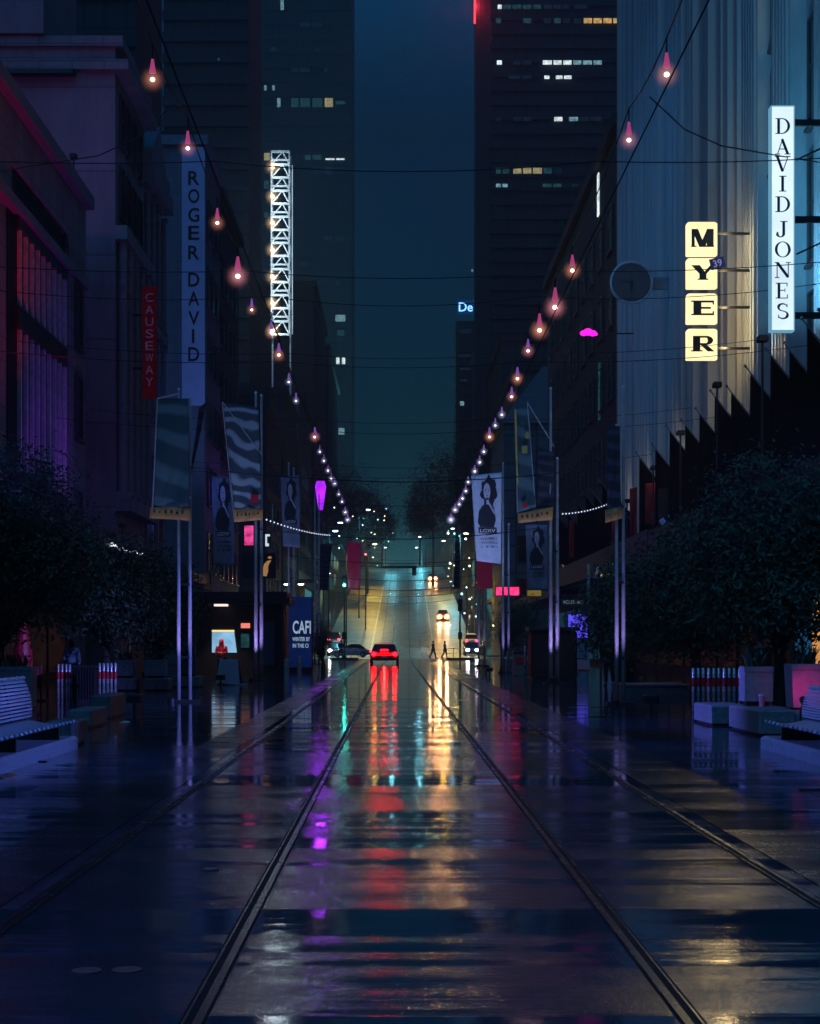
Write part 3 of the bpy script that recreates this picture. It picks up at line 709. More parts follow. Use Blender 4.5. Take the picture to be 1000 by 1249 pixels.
b = MB(); b.box(14.2, 15.2, 22, 68.8, 8.2, 9.0); b.box(14.0, 15.2, 22, 68.8, 37.7, 38.8); b.box(14.3, 15.2, 22, 68.8, 38.8, 39.4); build_each(b, 'cornice', M_DJ, DJ)
LITD = {(62 + 2.7, 26.5): P_CREAM, (65, 20.2): P_CREAM, (58.8, 20.5): P_WHITE}
for y in (33.2, 39.6, 46, 52.4, 58.8, 64.7):
    for z in (10.4, 15.4, 20.4, 25.4, 30.4):
        pm = P_CREAM if (y, z) in ((64.7, 20.4), (58.8, 25.4), (64.7, 25.4), (64.7, 30.4)) else M_GLASS
        window(DJ, (15.18, y, z), RIGHTF, 2.4, 4.0, pm)
b = MB(); b.box(10.6, 15.4, 22, 68.8, 5.0, 6.3); b.build('awning', M_BLACK, DJ)
for k in range(6):
    b = MB(); b.box(15.3, 15.38, 30 + 6.3 * k, 35 + 6.3 * k, 0.4, 4.4); b.build('shop_window', emat('warm_shop_window', lin('#ffb066'), 0.65, 0.25, 0.6) if k == 4 else M_SHOPG, DJ)
b = MB(); b.box(15.1, 15.36, 54.2, 54.45, 0.2, 4.4); b.box(15.1, 15.36, 60.5, 61.9, 0.2, 4.4); build_each(b, 'door_frame', emat('blue_lit_door', lin('#2f6f9a'), 0.5, 0.5), DJ)

# R3 and R4: dark blocks between the store and the hill
R3 = thing('dark_arcade_block', 'dark block left of the ribbed store with one bright slit window', 'building', (14.6, 108, 0))
b = MB(); b.box(14.6, 50, 107.3, 157, 0, 35.5); b.build('wall', M_DARKB, R3)
b = MB(); b.box(14.2, 50, 107.2, 157.2, 35.5, 36.3); b.build('parapet', M_DARKB2, R3)
for k in range(9):
    for z in (8, 13, 18, 23, 28): window(R3, (14.58, 111 + k * 5.2, z), RIGHTF, 2.2, 3.0)
b = MB(); b.box(14.5, 14.59, 117.2, 117.9, 32.2, 35.2); b.build('window', P_WHITE, R3)
b = MB(); b.box(14.5, 14.59, 116.5, 117.2, 17.5, 21.5); b.build('window', P_TEAL, R3)
b = MB(); b.box(10.8, 14.6, 107.4, 157, 4.8, 5.4); b.build('awning', M_BLACK, R3)
for k in range(6):
    b = MB(); b.box(14.5, 14.58, 109 + 8 * k, 115 + 8 * k, 0.4, 4.2); b.build('shop_window', emat('shop_%d' % (k % 3), lin(('#2c4a78', '#274e66', '#1f3d6b')[k % 3]), 0.5, 0.8, 1.2), R3)

M_ROOFB = mat('pale_slate_roof', (0.16, 0.19, 0.22), 0.5)
R4 = thing('gabled_corner_building', 'blue grey gabled building just past the crossing on the right', 'building', (13, 200, gz(200)))
b = MB(); b.box(12.6, 40, 190, 214, -1, 27); b.build('wall', facemat('pale_gable_wall', (0.14, 0.17, 0.19), row=3.2, wid=2.4), R4)
b = MB(); b.prism([(12.2, 27), (40.4, 27), (40.4, 33.5), (17, 33.5)], 'y', 189.6, 214.4); b.build('roof', M_ROOFB, R4)
for k in range(5):
    for z in (6, 11, 16, 21): window(R4, (15 + k * 4.2, 189.98, z), FRONT, 1.8, 3.0, P_TEAL if (k + z) % 7 == 3 else M_GLASS)
# low dark terraces climbing the hill on both sides
rnd = random.Random(11)
hill = [(-15.2, 188, 212, 28, 'L'), (-15.2, 214, 242, 31, 'L'), (-15.2, 244, 280, 32, 'L'), (-15.2, 284, 330, 52, 'L'), (-15.2, 334, 395, 44, 'L'),
        (15.4, 216, 246, 34, 'R'), (15.4, 250, 292, 40, 'R'), (16.0, 330, 372, 48, 'R')]
where = ['first past the crossing', 'second past the crossing', 'third up the hill', 'fourth up the hill', 'last before the crest', 'next above the gabled building', 'below the broad office tower', 'behind the broad office tower']
for k, (x, y0, y1, h, sd) in enumerate(hill):
    bx = bend((y0 + y1) / 2); zb = gz((y0 + y1) / 2); x += bx
    t = thing('hillside_block', 'dark block on the %s side of the hill street, %s' % ('left' if sd == 'L' else 'right', where[k]), 'building', (x, y0, gz(y0)), 'blocks climbing the hill street')
    b = MB(); b.box(x, x - 40 if sd == 'L' else x + 40, y0, y1, gz(y0) - 3, zb + h); b.build('wall', (M_DARKB, M_DARKB2, M_BROWN)[k % 3], t)
    b = MB(); b.box(x + (0.5 if sd == 'L' else -0.5), x - 40.2 if sd == 'L' else x + 40.2, y0 - 0.3, y1 + 0.3, zb + h, zb + h + 0.9); b.build('parapet', M_DARKB, t)
    fx = x + 0.02 if sd == 'L' else x - 0.02
    nw = int((y1 - y0) / 5)
    for i in range(nw):
        for j in range(4):
            pm = M_GLASS
            if rnd.random() < 0.22: pm = rnd.choice((P_DIM, P_TEAL, P_DIM, P_TEAL))
            window(t, (fx, y0 + 2.5 + i * 5, zb + 6 + j * 4.4), LEFTF if sd == 'L' else RIGHTF, 2.2, 3.0, pm)
    b = MB(); s_ = 1 if sd == 'L' else -1
    b.box(fx, fx + s_ * 2.6, y0 + 0.4, y1 - 0.4, zb + 4.0, zb + 4.5); b.build('awning', M_BLACK, t)
    for i in range(nw):
        b = MB(); b.box(fx, fx + s_ * 0.08, y0 + 0.8 + i * 5, y0 + 4.8 + i * 5, zb + 0.6, zb + 3.6)
        b.build('shop_window', rnd.choice((emat('shop_teal', lin('#4f9aa0'), 0.8, 0.8, 1.5), emat('shop_warm', lin('#c9b46a'), 0.8, 0.8, 1.5), M_SHOPG)), t)

# ================================================================== signs on the right
def lit_face(name, cols, strength, scale):
    return emat(name, cols, strength, 0.18, scale)
dj = thing('serif_blade_sign', 'tall white lit vertical sign reading DAVID JONES in thin dark serif letters', 'sign', W(953, 405, 51))
Y = 51.0
p0, p1 = W(938.5, 405, Y), W(967.5, 131, Y)
b = MB(); b.box(p0.x + .03, p1.x - .03, Y - 0.16, Y + 0.16, p0.z + .03, p1.z - .03); b.build('light_box', lit_face('sign_white_blue', lin('#cfe6f4'), 1.25, 0.8), dj)
b = MB()
for x in (p0.x, p1.x - .03): b.box(x, x + .03, Y - 0.19, Y + 0.19, p0.z, p1.z)
b.box(p0.x + .03, p1.x - .03, Y - .19, Y + .19, p1.z - .03, p1.z); b.box(p0.x + .03, p1.x - .03, Y - .19, Y + .19, p0.z, p0.z + .03)
b.build('frame', emat('pale_blue_edge', lin('#7fc0e0'), 0.6), dj)
b = MB()
for ch, yy in zip('DAVIDJONES', (156, 181, 202, 226, 251, 281, 306, 331, 356, 381)):
    q0, q1 = W(943.2, yy + 9.6, Y), W(962.6, yy - 9.6, Y)
    b = MB(); put_glyph(b, serif_glyph(ch), q0.x, q1.x, q0.z, q1.z, Y - 0.175); b.build('letter', mat('slate_letters', (0.02, 0.05, 0.09), 0.5), dj)
b = MB()
for yy in (150, 268, 385):
    z = W(0, yy, Y).z; b.box(p1.x, 15.2, Y - .05, Y + .05, z - 0.1, z + 0.1)
b.tube([(p1.x + .1, Y, W(0, 195, Y).z), (14.4, Y, W(0, 160, Y).z)], 0.03, 6); b.tube([(p1.x + .1, Y, W(0, 310, Y).z), (14.4, Y, W(0, 275, Y).z)], 0.03, 6)
build_each(b, 'bracket', M_BLACK, dj)

my = thing('four_box_sign', 'stack of four cream lit boxes reading MYER in dark slab letters', 'sign', W(855, 440, 67))
Y = 67.0
for ch, (ya, yb) in zip('MYER', ((272, 312), (316, 352), (359, 395), (402, 439))):
    p0, p1 = W(836.8, yb, Y), W(873.8, ya, Y)
    b = MB(); b.bbox(p0.x, p1.x, Y - 0.22, Y + 0.22, p0.z, p1.z, 0.06); bx = b.build('sign_box', lit_face('sign_cream', lin('#ffe6aa'), 1.5, 1.2), my)
    q0, q1 = W(841.5, yb - 9, Y), W(869.5, ya + 9, Y)
    b = MB(); put_glyph(b, slab_glyph(ch), q0.x, q1.x, q0.z, q1.z, Y - 0.235); b.build('letter', mat('brown_black_letter', (0.03, 0.022, 0.02), 0.5), bx)
b = MB()
for yy in (285, 330, 375, 425):
    z = W(0, yy, Y).z; b.box(p1.x, 14.9, Y - .04, Y + .04, z - .05, z + .05)
build_each(b, 'bracket', M_BLACK, my)
for yy in (290, 335, 378, 422):
    p = W(876, yy, 67); lamp('box_side_light', (p.x + .25, 66.9, p.z), lin('#ffdc98'), 80, .2, my)
pl = thing('stop_plate', 'small dark purple tilted plate numbered 39 hanging in front of the lit letter Y', 'sign', W(875, 321, 60))
b = MB(); c = W(875, 321, 60); a = R(14)
def rot(p): return (c.x + p[0] * math.cos(a) - p[1] * math.sin(a), c.z + p[0] * math.sin(a) + p[1] * math.cos(a))
b.prism([rot(p) for p in ((-.27, -.2), (.27, -.2), (.27, .2), (-.27, .2))], 'y', 60.0, 60.03); b.build('plate', mat('purple_plate', (0.045, 0.02, 0.07), 0.4), pl)
b = MB(); put_letters(b, '39', c.x - .16, c.x + .16, c.z - .13, c.z + .13, 59.985, 0.01, a); b.build('lettering', emat('plate_digits', lin('#b9a9e0'), 0.45), pl)
# clock on an arm
ck = thing('street_clock', 'round street clock with a pale ring on an arm from the ribbed store', 'clock', W(770, 345, 87))
c = W(770, 345, 87); rr = 25 * 87 / F_PX
b = MB(); b.tube([(c.x, 86.9, c.z), (c.x, 87.35, c.z)], rr * 0.93, 40); b.build('face', mat('clock_face', (0.06, 0.075, 0.09), 0.5), ck)
b = MB(); pts = [(c.x + rr * math.cos(R(t * 9)), 86.95, c.z + rr * math.sin(R(t * 9))) for t in range(41)]; b.tube(pts, 0.075, 8, False); b.build('ring', mat('clock_ring', (0.4, 0.48, 0.52), 0.35, 0.3), ck)
b = MB()
for a, l, w in ((R(172), .78, .05), (R(-95), .55, .07)):
    b.add([(c.x + w * math.sin(a), 86.86, c.z - w * math.cos(a)), (c.x + rr * l * math.cos(a), 86.86, c.z + rr * l * math.sin(a)), (c.x - w * math.sin(a), 86.86, c.z + w * math.cos(a)), (c.x - .15 * math.cos(a), 86.86, c.z - .15 * math.sin(a))], [(0, 1, 2, 3)])
b.build('hands', M_BLACK, ck)
b = MB(); b.box(c.x + rr, 14.8, 87.1, 87.3, c.z - .32, c.z + .32); b.build('arm', mat('clock_arm', (0.2, 0.24, 0.28), 0.5), ck)

# small coloured signs further down the street
def flat_sign(name, label, cat, x0, y0, x1, y1, Y, m, depth=0.12, frame=None, foot=None):
    p, q = W(x0, y1, Y), W(x1, y0, Y)
    t = thing(name, label, cat, ((p.x + q.x) / 2, Y, p.z))
    b = MB(); b.box(p.x, q.x, Y, Y + depth, p.z, q.z); b.build('panel', m, t)
    b = MB(); f = 0.05
    b.box(p.x - f, p.x - .002, Y - .02, Y + depth, p.z - f, q.z + f); b.box(q.x + .002, q.x + f, Y - .02, Y + depth, p.z - f, q.z + f); b.box(p.x, q.x, Y - .02, Y + depth, q.z + .002, q.z + f); b.box(p.x, q.x, Y - .02, Y + depth, p.z - f, p.z - .002)
    b.build('frame', frame or M_BLACK, t)
    return t, p, q
# pink cloud shaped neon
c = W(718, 406.5, 100)
t = thing('neon_sign', 'small hot pink neon cloud shape on the dark right hand block', 'neon sign', c)
b = MB()
for dx, dz, r in ((-.32, 0, .22), (-.05, .08, .28), (.24, 0, .24), (.42, -.05, .13)): b.ball((c.x + dx, c.y, c.z + dz), r, 0.1, r * 0.8, 12, 8)
b.build('tube', emat('hot_pink', lin('#ff1fd0'), 1.6), t)
b = MB(); b.box(c.x + .3, 14.6, 100.05, 100.12, c.z - .04, c.z + .04); build_each(b, 'bracket', M_BLACK, t)
# purple lantern
c = W(391, 603, 150)
t = thing('purple_lantern', 'glowing purple tapered lantern hanging over the left side of the street', 'lantern', c)
b = MB(); z0, z1 = W(0, 622, 150).z, W(0, 587, 150).z
b.tube([(c.x, 150, z0), (c.x, 150, z1 - .5), (c.x, 150, z1)], [0.2, 0.52, 0.36], 12); b.build('shade', emat('violet_glow', lin('#9a1fe8'), 2.2, 0.45, 0.9), t)
b = MB(); b.cyl((c.x, 150, z1), 0.2, 0.15, 12); b.tube([(c.x, 150, z1 + .15), (c.x, 150, z1 + 1.2)], 0.03, 6); b.build('hanger', M_BLACK, t)
lamp('lantern_light', (c.x, 148.6, c.z), lin('#9a2ff0'), 500, 0.3, t)
# red LED sign on the right
flat_sign('led_sign', 'glowing pinkish red strip sign between the right hand poles', 'sign', 605, 716, 633, 726, 100, emat('led_red_pink', lin('#ff2f6a'), 2.6, 0.55, 3.5))
flat_sign('box_sign', 'plain ochre yellow square sign behind the right hand poles', 'sign', 643, 707, 660, 727, 96, emat('ochre_panel', lin('#8a7436'), 0.8, 0.3, 1.0))
flat_sign('picture_sign', 'dark sign with a pale orange figure left of the twin poles', 'sign', 297, 676, 335, 704, 74, mat('navy_panel', (0.02, 0.025, 0.045), 0.4))
t = SC.objects['picture_sign']
b = MB(); q = [W(318, 702, 73.95), W(322, 688, 73.95), W(326, 684, 73.95), W(331, 683, 73.95), W(327, 690, 73.95), W(327, 697, 73.95), W(325, 703, 73.95)]
b.add(q, [tuple(range(7))]); q = W(329, 680, 73.95); b.ball((q.x, q.y, q.z), .09, .01, .06); b.build('figure', emat('orange_figure', lin('#b98a55'), 0.6), t)
flat_sign('small_screen', 'small pink and violet lit screen hanging left of the twin poles', 'screen', 298, 641, 309, 665, 78, emat('pink_screen', lin('#f0489a'), 1.3, 0.7, 3.0))
flat_sign('blue_light_panel', 'bright violet blue lit panel behind the black kiosk on the right', 'screen', 693, 749, 717, 778, 80, emat('violet_blue_panel', lin('#5b50ff'), 1.1, 0.5, 4.0))
t, p, q = flat_sign('bank_sign', 'long dim dark sign with faint pale lettering under the awning on the right', 'sign', 684, 729, 714, 740, 86, mat('dark_blue_panel', (0.02, 0.03, 0.05), 0.4))
b = MB(); put_letters(b, 'VOUTURA', p.x + .1, q.x - .1, p.z + .14, q.z - .14, 85.96); b.build('lettering', emat('grey_letters', lin('#7f9aa0'), 0.5), t)
t, p, q = flat_sign('letter_sign', 'short white hook shaped light on the left behind the twin poles', 'sign', 322, 650, 330, 668, 118, M_BLACK)
b = MB(); w = q.x - p.x
b.box(p.x + .1, p.x + .22, 117.9, 117.98, p.z + .1, q.z - .1); b.box(p.x + .22, q.x - .05, 117.9, 117.98, q.z - .25, q.z - .1); b.box(p.x + .22, q.x - .12, 117.9, 117.98, p.z + .1, p.z + .3); b.build('tube', emat('white_tube', lin('#cfe6f0'), 0.9), t)

# ================================================================== pendant lamps on two cables
M_BULB = emat('bulb_core', (1.0, 0.86, 0.72), 4)
M_NECK = emat('pink_neck', lin('#d8559c'), 0.45)
M_NECK2 = emat('violet_neck', lin('#9a5fd0'), 0.5)
M_HALO = [glowmat('halo_orange', (1.0, 0.36, 0.24), 3.6), glowmat('halo_pink', (1.0, 0.34, 0.40), 3.2), glowmat('halo_white', (0.55, 0.58, 1.0), 4)]
ZL = CAMZ + 9.0
left = [(186, 97, 10), (229, 181, 8), (265, 272, 7), (290, 337, 10), (307, 378, 5), (331, 406, 6), (340, 433, 6), (352, 466, 3.5), (361, 489, 3.5), (384, 533, 5), (390, 551, 3), (395, 562, 3), (400, 574, 3), (404, 584, 3), (408, 590, 3), (413, 603, 2.5), (417, 612, 2.5), (421, 625, 3), (424, 634, 3)]
right = [(813, 91, 11), (767, 171, 9), (698, 330, 8), (677, 375, 10), (658, 403, 8.5), (644, 428, 6), (631, 462, 6), (624, 484, 5), (612, 506, 4), (604, 519, 3.5), (597, 533, 5), (590, 551, 3.5), (585, 564, 3.5), (579, 575, 3.5), (571, 588, 3), (568, 599, 3), (564, 608, 3), (560, 615, 3), (555, 622, 3.5), (550, 634, 4)]
def pendant(x, y, r, side, k, n):
    Y = F_PX * 9.0 / (HY - y) if y < 560 else F_PX * 9.0 / (HY - 560) + (y - 560) * 1.15
    c = W(x, y, Y); g = r * Y / F_PX
    posn = '%s lamp counted from the near end of the %s cable' % (['nearest', 'second', 'third', 'fourth', 'fifth', 'sixth', 'seventh', 'eighth', 'ninth', 'tenth', 'eleventh', 'twelfth', 'thirteenth', 'fourteenth', 'fifteenth', 'sixteenth', 'seventeenth', 'eighteenth', 'nineteenth', 'twentieth'][k], side)
    t = thing('pendant_lamp', posn, 'lamp', c, 'pendant lamps strung along the street')
    h = max(0.22, min(0.42, g * 1.6))
    s = MB(); s.ball(c, g * 1.95, nu=20, nv=14); s.build('bulb_halo', M_HALO[2] if r < 4.5 else M_HALO[k % 2], t, True)  # no glass here: emissive volume imitates the bulb's bloom
    s = MB(); s.ball(c, g * 0.30, g * 0.30, g * 0.26, nu=10, nv=7); s.build('bulb', M_BULB, t, True)
    s = MB(); s.tube([(c.x, c.y, c.z + g * .8), (c.x, c.y, c.z + g * .8 + h * .75), (c.x, c.y, c.z + g * .8 + h)], [g * .42, g * .22, g * .16], 10); s.build('neck', M_NECK if r > 6.5 else M_NECK2, t)
    s = MB(); s.tube([(c.x, c.y, c.z + g * .8 + h), (c.x, c.y, c.z + g * .8 + h + 0.25)], g * .09, 5); s.build('drop_rod', M_CABLE, t)
    if k < 6: lamp('pendant_light', (c.x, c.y, c.z - g * 1.7), (1.0, 0.5, 0.6), 3, 0.08, t)
    return (c.x, c.y, c.z + g * .8 + h + 0.24)
for side, lst in (('left', left), ('right', right)):
    tops = [pendant(x, y, r, side, k, len(lst)) for k, (x, y, r) in enumerate(lst)]
    first = Vector(tops[0]); d = first - Vector(tops[1])
    pts = [first + d.normalized() * 14 + Vector((0, 0, 2.2))] + [Vector(p) for p in tops]
    cur = []
    for a, b_ in zip(pts[:-1], pts[1:]):
        for i in range(6):
            u = i / 6; v = a.lerp(b_, u); v.z -= 0.18 * 4 * u * (1 - u) * min(1, (b_ - a).length / 6); cur.append(v)
    cur.append(pts[-1])
    s = MB(); s.tube(cur, 0.012, 6)
    tag(s.build('lamp_cable', M_CABLE), 'long black cable carrying the %s hand row of lamps down the street' % side, 'cable')

# ================================================================== overhead wires
def wire(label, pts, r=0.012, sag=0.0, name='span_wire', group='wires across the street', parts=None):
    pts = [Vector(p) for p in pts]; cur = []
    for a, b_ in zip(pts[:-1], pts[1:]):
        for i in range(10):
            u = i / 10; v = a.lerp(b_, u); v.z -= sag * 4 * u * (1 - u); cur.append(v)
    cur.append(pts[-1])
    s = MB(); s.tube(cur, r, 5)
    o = s.build(name, M_CABLE); return tag(o, label, 'wire', group)
wire('black wire curving from the left plum wall up to the nearest left lamp', [W(0, 209, 55), W(120, 190, 55), W(170, 167, 55), W(207, 131, 55)], 0.022)
wire('black wire sagging from the second right lamp cable to the tall white sign', [W(792, 118, 50), W(835, 158, 50), W(880, 178, 50), W(938, 188, 50.6)], 0.022)
wire('black wire passing behind the tall white sign to the right edge of view', [W(938, 188, 50.6), W(972, 194, 51), W(1012, 200, 51)], 0.02)
spans = [(36, 12.2, 0.9), (44, 11.6, 0.8), (52, 12.6, 1.2), (57, 11.4, 0.9), (64, 12.9, 0.8), (72, 11.0, 0.9), (80, 12.5, 0.8), (92, 11.6, 0.8), (104, 12.2, 0.7), (118, 11.6, 0.7), (132, 12.0, 0.7), (146, 11.7, 0.7)]
ordn = ['nearest', 'second nearest', 'third', 'fourth', 'fifth', 'sixth', 'seventh', 'eighth', 'ninth', 'tenth', 'eleventh', 'farthest']
for k, (Y, z, sg_) in enumerate(spans):
    wire('thin black span wire from wall to wall, %s of the twelve high ones' % ordn[k], [(-14.9, Y, z + 0.5), (-4.0, Y, z), (4.4, Y, z), (14.6, Y, z + 0.6)], 0.011 + 0.00003 * Y, sg_ * 0.25)
for x, nm in ((-1.57, 'left'), (1.98, 'right')):
    pts = [(x, -6, 5.75)] + [(x + bend(Y), Y, gz(Y) + 5.75) for Y in range(20, 380, 20)]
    wire('black trolley wire running down the street above the %s track' % nm, pts, 0.0065, 0.05, 'trolley_wire', 'trolley wires')
for k, Y in enumerate((45, 70, 92, 118, 140, 160, 190, 225, 262, 300)):
    wire('low black span wire carrying the trolley wires, %s one from the viewer' % (ordn[k] if k < 9 else 'last'), [(-6 + bend(Y), Y, gz(Y) + 6.5), (-1.57 + bend(Y), Y, gz(Y) + 6.1), (1.98 + bend(Y), Y, gz(Y) + 6.1), (6 + bend(Y), Y, gz(Y) + 6.5)], 0.012 + 0.00008 * Y, 0.06, 'trolley_span', 'spans under the trolley wires')
p = W(505, 697, 226)
t = thing('hanging_signal', 'small black signal box hanging from the beam over the hill tracks', 'signal', p)
b = MB(); b.box(p.x - .3, p.x + .3, 225.8, 226.2, p.z - .55, p.z + .45); b.build('housing', M_BLACK, t)
b = MB(); q = W(466, 695, 226); b.box(q.x, p.x + .4, 225.9, 226.1, p.z + .45, p.z + .75); b.tube([(p.x + .4, 226, p.z + .6), (8.5 + bend(226), 226, p.z + .8)], 0.05, 6); b.tube([(q.x, 226, p.z + .6), (-8 + bend(226), 226, p.z + .8)], 0.05, 6); b.build('beam', M_BLACK, t)
b = MB()
for dz in (-.35, 0): b.tube([(p.x, 225.78, p.z + dz), (p.x, 225.62, p.z + dz)], [.16, .2], 12, False)
b.build('visor', M_BLACK, t)
# dotted rope lights
M_DOT = emat('rope_dot', lin('#cfe0ff'), 1.6)
def rope(label, a, b_, n, r):
    a, b_ = Vector(a), Vector(b_); t = thing('rope_light', label, 'light string', a)
    s = MB(); pts = []
    for i in range(n + 1):
        u = i / n; v = a.lerp(b_, u); v.z -= 0.5 * 4 * u * (1 - u) * 0.3; pts.append(v)
    s.tube(pts, 0.012, 5); s.build('cable', M_CABLE, t)
    s = MB(); s.ball((0, 0, 0), r, nu=8, nv=6); me = s.mesh('bulb', M_DOT)
    for v in pts[1:-1]: inst('bulb', me, t, v - a)
rope('dotted string of tiny white lights from the left twin poles into the street', W(320, 632, 69.8), W(404, 653, 110), 26, 0.035)
rope('dotted string of tiny white lights from the right twin poles to the store flags', W(682, 627, 66), W(752, 610, 78), 20, 0.03)
rope('dark sagging string of tiny lights between the right hand banner poles', W(545, 664, 112), W(672, 628, 66), 16, 0.012)

# ================================================================== flagpoles
VIOL = (0.42, 0.32, 1.0)
def flagpoles(label, shafts, Y, r, power=60):
    p0 = W(shafts[0][0], 0, Y)
    t = thing('twin_flagpole', label, 'flagpole', (p0.x, Y, 0), 'twin flagpoles along the street')
    for i, (x, ytop) in enumerate(shafts):
        p = W(x, ytop, Y); yy = Y + 0.12 * i
        b = MB(); b.tube([(p.x, yy, 0.06), (p.x, yy, 3), (p.x, yy, p.z)], [r, r * .92, r * .6], 14); pole = b.build('pole', M_POLE, t, True)
        b = MB(); b.ball((p.x, yy, p.z + r * .5), r * .75); b.build('finial', M_WHITEP, pole)
    xs = [W(x, 0, Y).x for x, _ in shafts]
    b = MB(); b.bbox(min(xs) - .28, max(xs) + .28, Y - .25, Y + .37, 0, .06, .015)
    b.build('base_plate', M_DKMET, t)
    for z in (1.2, 3.2, 5.2): b = MB(); b.box(min(xs), max(xs), Y + .02, Y + .10, z, z + .06); b.build('clamp', M_DKMET, t)
    b = MB(); b.cyl((min(xs) - .12, Y - .55, 0.0), .1, .12, 12); b.build('ground_uplight', M_DKMET, t)
    xm = sum(xs) / len(xs)
    lamp('uplight', (xm, Y - 0.9, 0.18), VIOL, power, 0.05, t, 'SPOT', (xm, Y + .1, 6), 60, 0.8)
    return t
flagpoles('thin twin flagpoles rising from the left trees, nearest on the left', [(218, 476), (231, 487)], 45, 0.055, 200)
flagpoles('violet lit thick twin flagpoles beside the tracks on the left', [(312, 480), (318.5, 483)], 70, 0.085, 420)
flagpoles('slim twin flagpoles behind the blue advertising board on the left', [(352, 566), (358, 572)], 92, 0.075, 160)
flagpoles('faint twin flagpoles before the crossing on the left', [(384, 600), (389, 604)], 122, 0.07, 120)
flagpoles('thin violet twin flagpoles rising from the right trees, nearest on the right', [(752, 520), (761, 472)], 43.5, 0.055, 260)
flagpoles('violet lit thick twin flagpoles beside the black kiosk on the right', [(671.5, 475), (680, 560)], 65, 0.08, 420)
flagpoles('slim twin flagpoles in front of the round dark shrub on the right', [(613.5, 566), (620.5, 640)], 88, 0.075, 160)
flagpoles('faint twin flagpoles below the red cloth before the crossing on the right', [(584, 600), (591, 604)], 113, 0.07, 140)

# ================================================================== banners
def clothmat(name, dark, light, scale=1.6, dist=5.0, e=0.0):
    if name in MATS: return MATS[name]
    m, nt, N, L = newmat(name)
    out = N.new('ShaderNodeOutputMaterial'); b = N.new('ShaderNodeBsdfPrincipled'); tc = N.new('ShaderNodeTexCoord')
    w = N.new('ShaderNodeTexWave'); w.wave_type = 'RINGS'; w.inputs['Scale'].default_value = scale; w.inputs['Distortion'].default_value = dist; w.inputs['Detail'].default_value = 2.5; w.inputs['Detail Scale'].default_value = 0.8
    L.new(tc.outputs['Object'], w.inputs['Vector'])
    r = N.new('ShaderNodeValToRGB'); r.color_ramp.elements[0].position = 0.45; r.color_ramp.elements[1].position = 0.85; r.color_ramp.elements[0].color = (*dark, 1); r.color_ramp.elements[1].color = (*light, 1)
    L.new(w.outputs['Fac'], r.inputs[0]); L.new(r.outputs[0], b.inputs['Base Color']); b.inputs['Roughness'].default_value = 0.7
    b.inputs['Sheen Weight'].default_value = 0.2
    L.new(b.outputs[0], out.inputs[0]); MATS[name] = m; return m
M_HEM = mat('orange_hem', (0.55, 0.28, 0.08), 0.6)
M_MARK = mat('dark_marks', (0.03, 0.02, 0.02), 0.7)
def banner(name, label, quad, Y, m, wave=0.06, hem=None, edge=None, group=None, cat='banner'):
    """quad: pixel corners tl, tr, br, bl"""
    P = [W(x, y, Y) for x, y in quad]
    t = thing(name, label, cat, (P[0] + P[1]) / 2, group)
    b = MB()
    def fn(u, v):
        a = P[3].lerp(P[2], u); c = P[0].lerp(P[1], u); q = c.lerp(a, v)
        q.y += wave * (math.sin(u * 9 + v * 3) * 0.6 + math.sin(v * 7 + u * 4)) * (0.3 + v)
        return q
    b.grid(fn, 14, 24, (0, 0.012, 0)); b.build('cloth', m, t, True)
    if hem:
        H = [W(x, y, Y - .06) for x, y in hem]
        b = MB(); b.grid(lambda u, v: H[0].lerp(H[1], u).lerp(H[3].lerp(H[2], u), v) + Vector((0, 0.05 * math.sin(u * 8), 0)), 10, 3, (0, 0.012, 0)); hm = b.build('hem', M_HEM, t, True)
        b = MB(); rn = random.Random(label)
        for k in range(6):
            u = .1 + .14 * k; q = H[0].lerp(H[1], u).lerp(H[3].lerp(H[2], u), .45); s_ = (H[1] - H[0]).length * .035
            b.box(q.x, q.x + s_ * rn.uniform(1, 2), Y - .14, Y - .13, q.z - s_ * rn.uniform(.5, 1.5), q.z + s_ * rn.uniform(.6, 1.6))
        b.build('hem_marks', M_MARK, hm)
    if edge:
        b = MB()
        for (xa, ya), (xb, yb) in edge: b.tube([W(xa, ya, Y - .05), W(xb, yb, Y - .05)], 0.022, 6)
        b.build('edge_rod', M_POLE, t)
    return t
C1 = clothmat('teal_wave_cloth', (0.03, 0.055, 0.085), (0.26, 0.34, 0.42), 0.45, 14)
C2 = clothmat('dark_teal_cloth', (0.03, 0.075, 0.095), (0.09, 0.19, 0.21), 0.35, 9)
C3 = clothmat('blue_black_cloth', (0.008, 0.012, 0.022), (0.04, 0.05, 0.08), 0.8, 5)
banner('street_banner', 'dark blue banner with an ochre hem on the nearest left flagpoles', [(192, 486), (230, 486), (231, 618), (186, 619)], 44.8, C2, .05, [(183, 618), (232, 619), (231, 635), (182, 632)], [((192, 486), (218, 480)), ((192, 486), (186, 619))], 'banners with ochre hems')
banner('street_banner', 'large wave patterned banner with an ochre hem on the thick left flagpoles', [(272, 491), (315, 497), (319, 620), (286, 623)], 69.7, C1, .07, [(285, 621), (321, 620), (320, 634), (286, 637)], [((271, 490), (286, 637)), ((272, 491), (318, 553)), ((318, 490), (319, 556))], 'banners with ochre hems')
t = SC.objects['street_banner.001']
b = MB(); q = W(310, 608, 69.5); b.box(q.x - .14, q.x + .16, 69.48, 69.5, q.z - .18, q.z + .16); b.build('red_mark', M_REDB, t)
banner('street_banner', 'teal banner with a yellow side and an ochre hem on the thick right flagpoles', [(628, 497), (645, 490), (653, 618), (631, 626)], 64.7, C2, .05, [(631, 626), (675, 618), (674, 634), (632, 638)], [((643, 490), (653, 618)), ((628, 497), (631, 626)), ((643, 491), (676, 545))], 'banners with ochre hems')
t = SC.objects['street_banner.002']
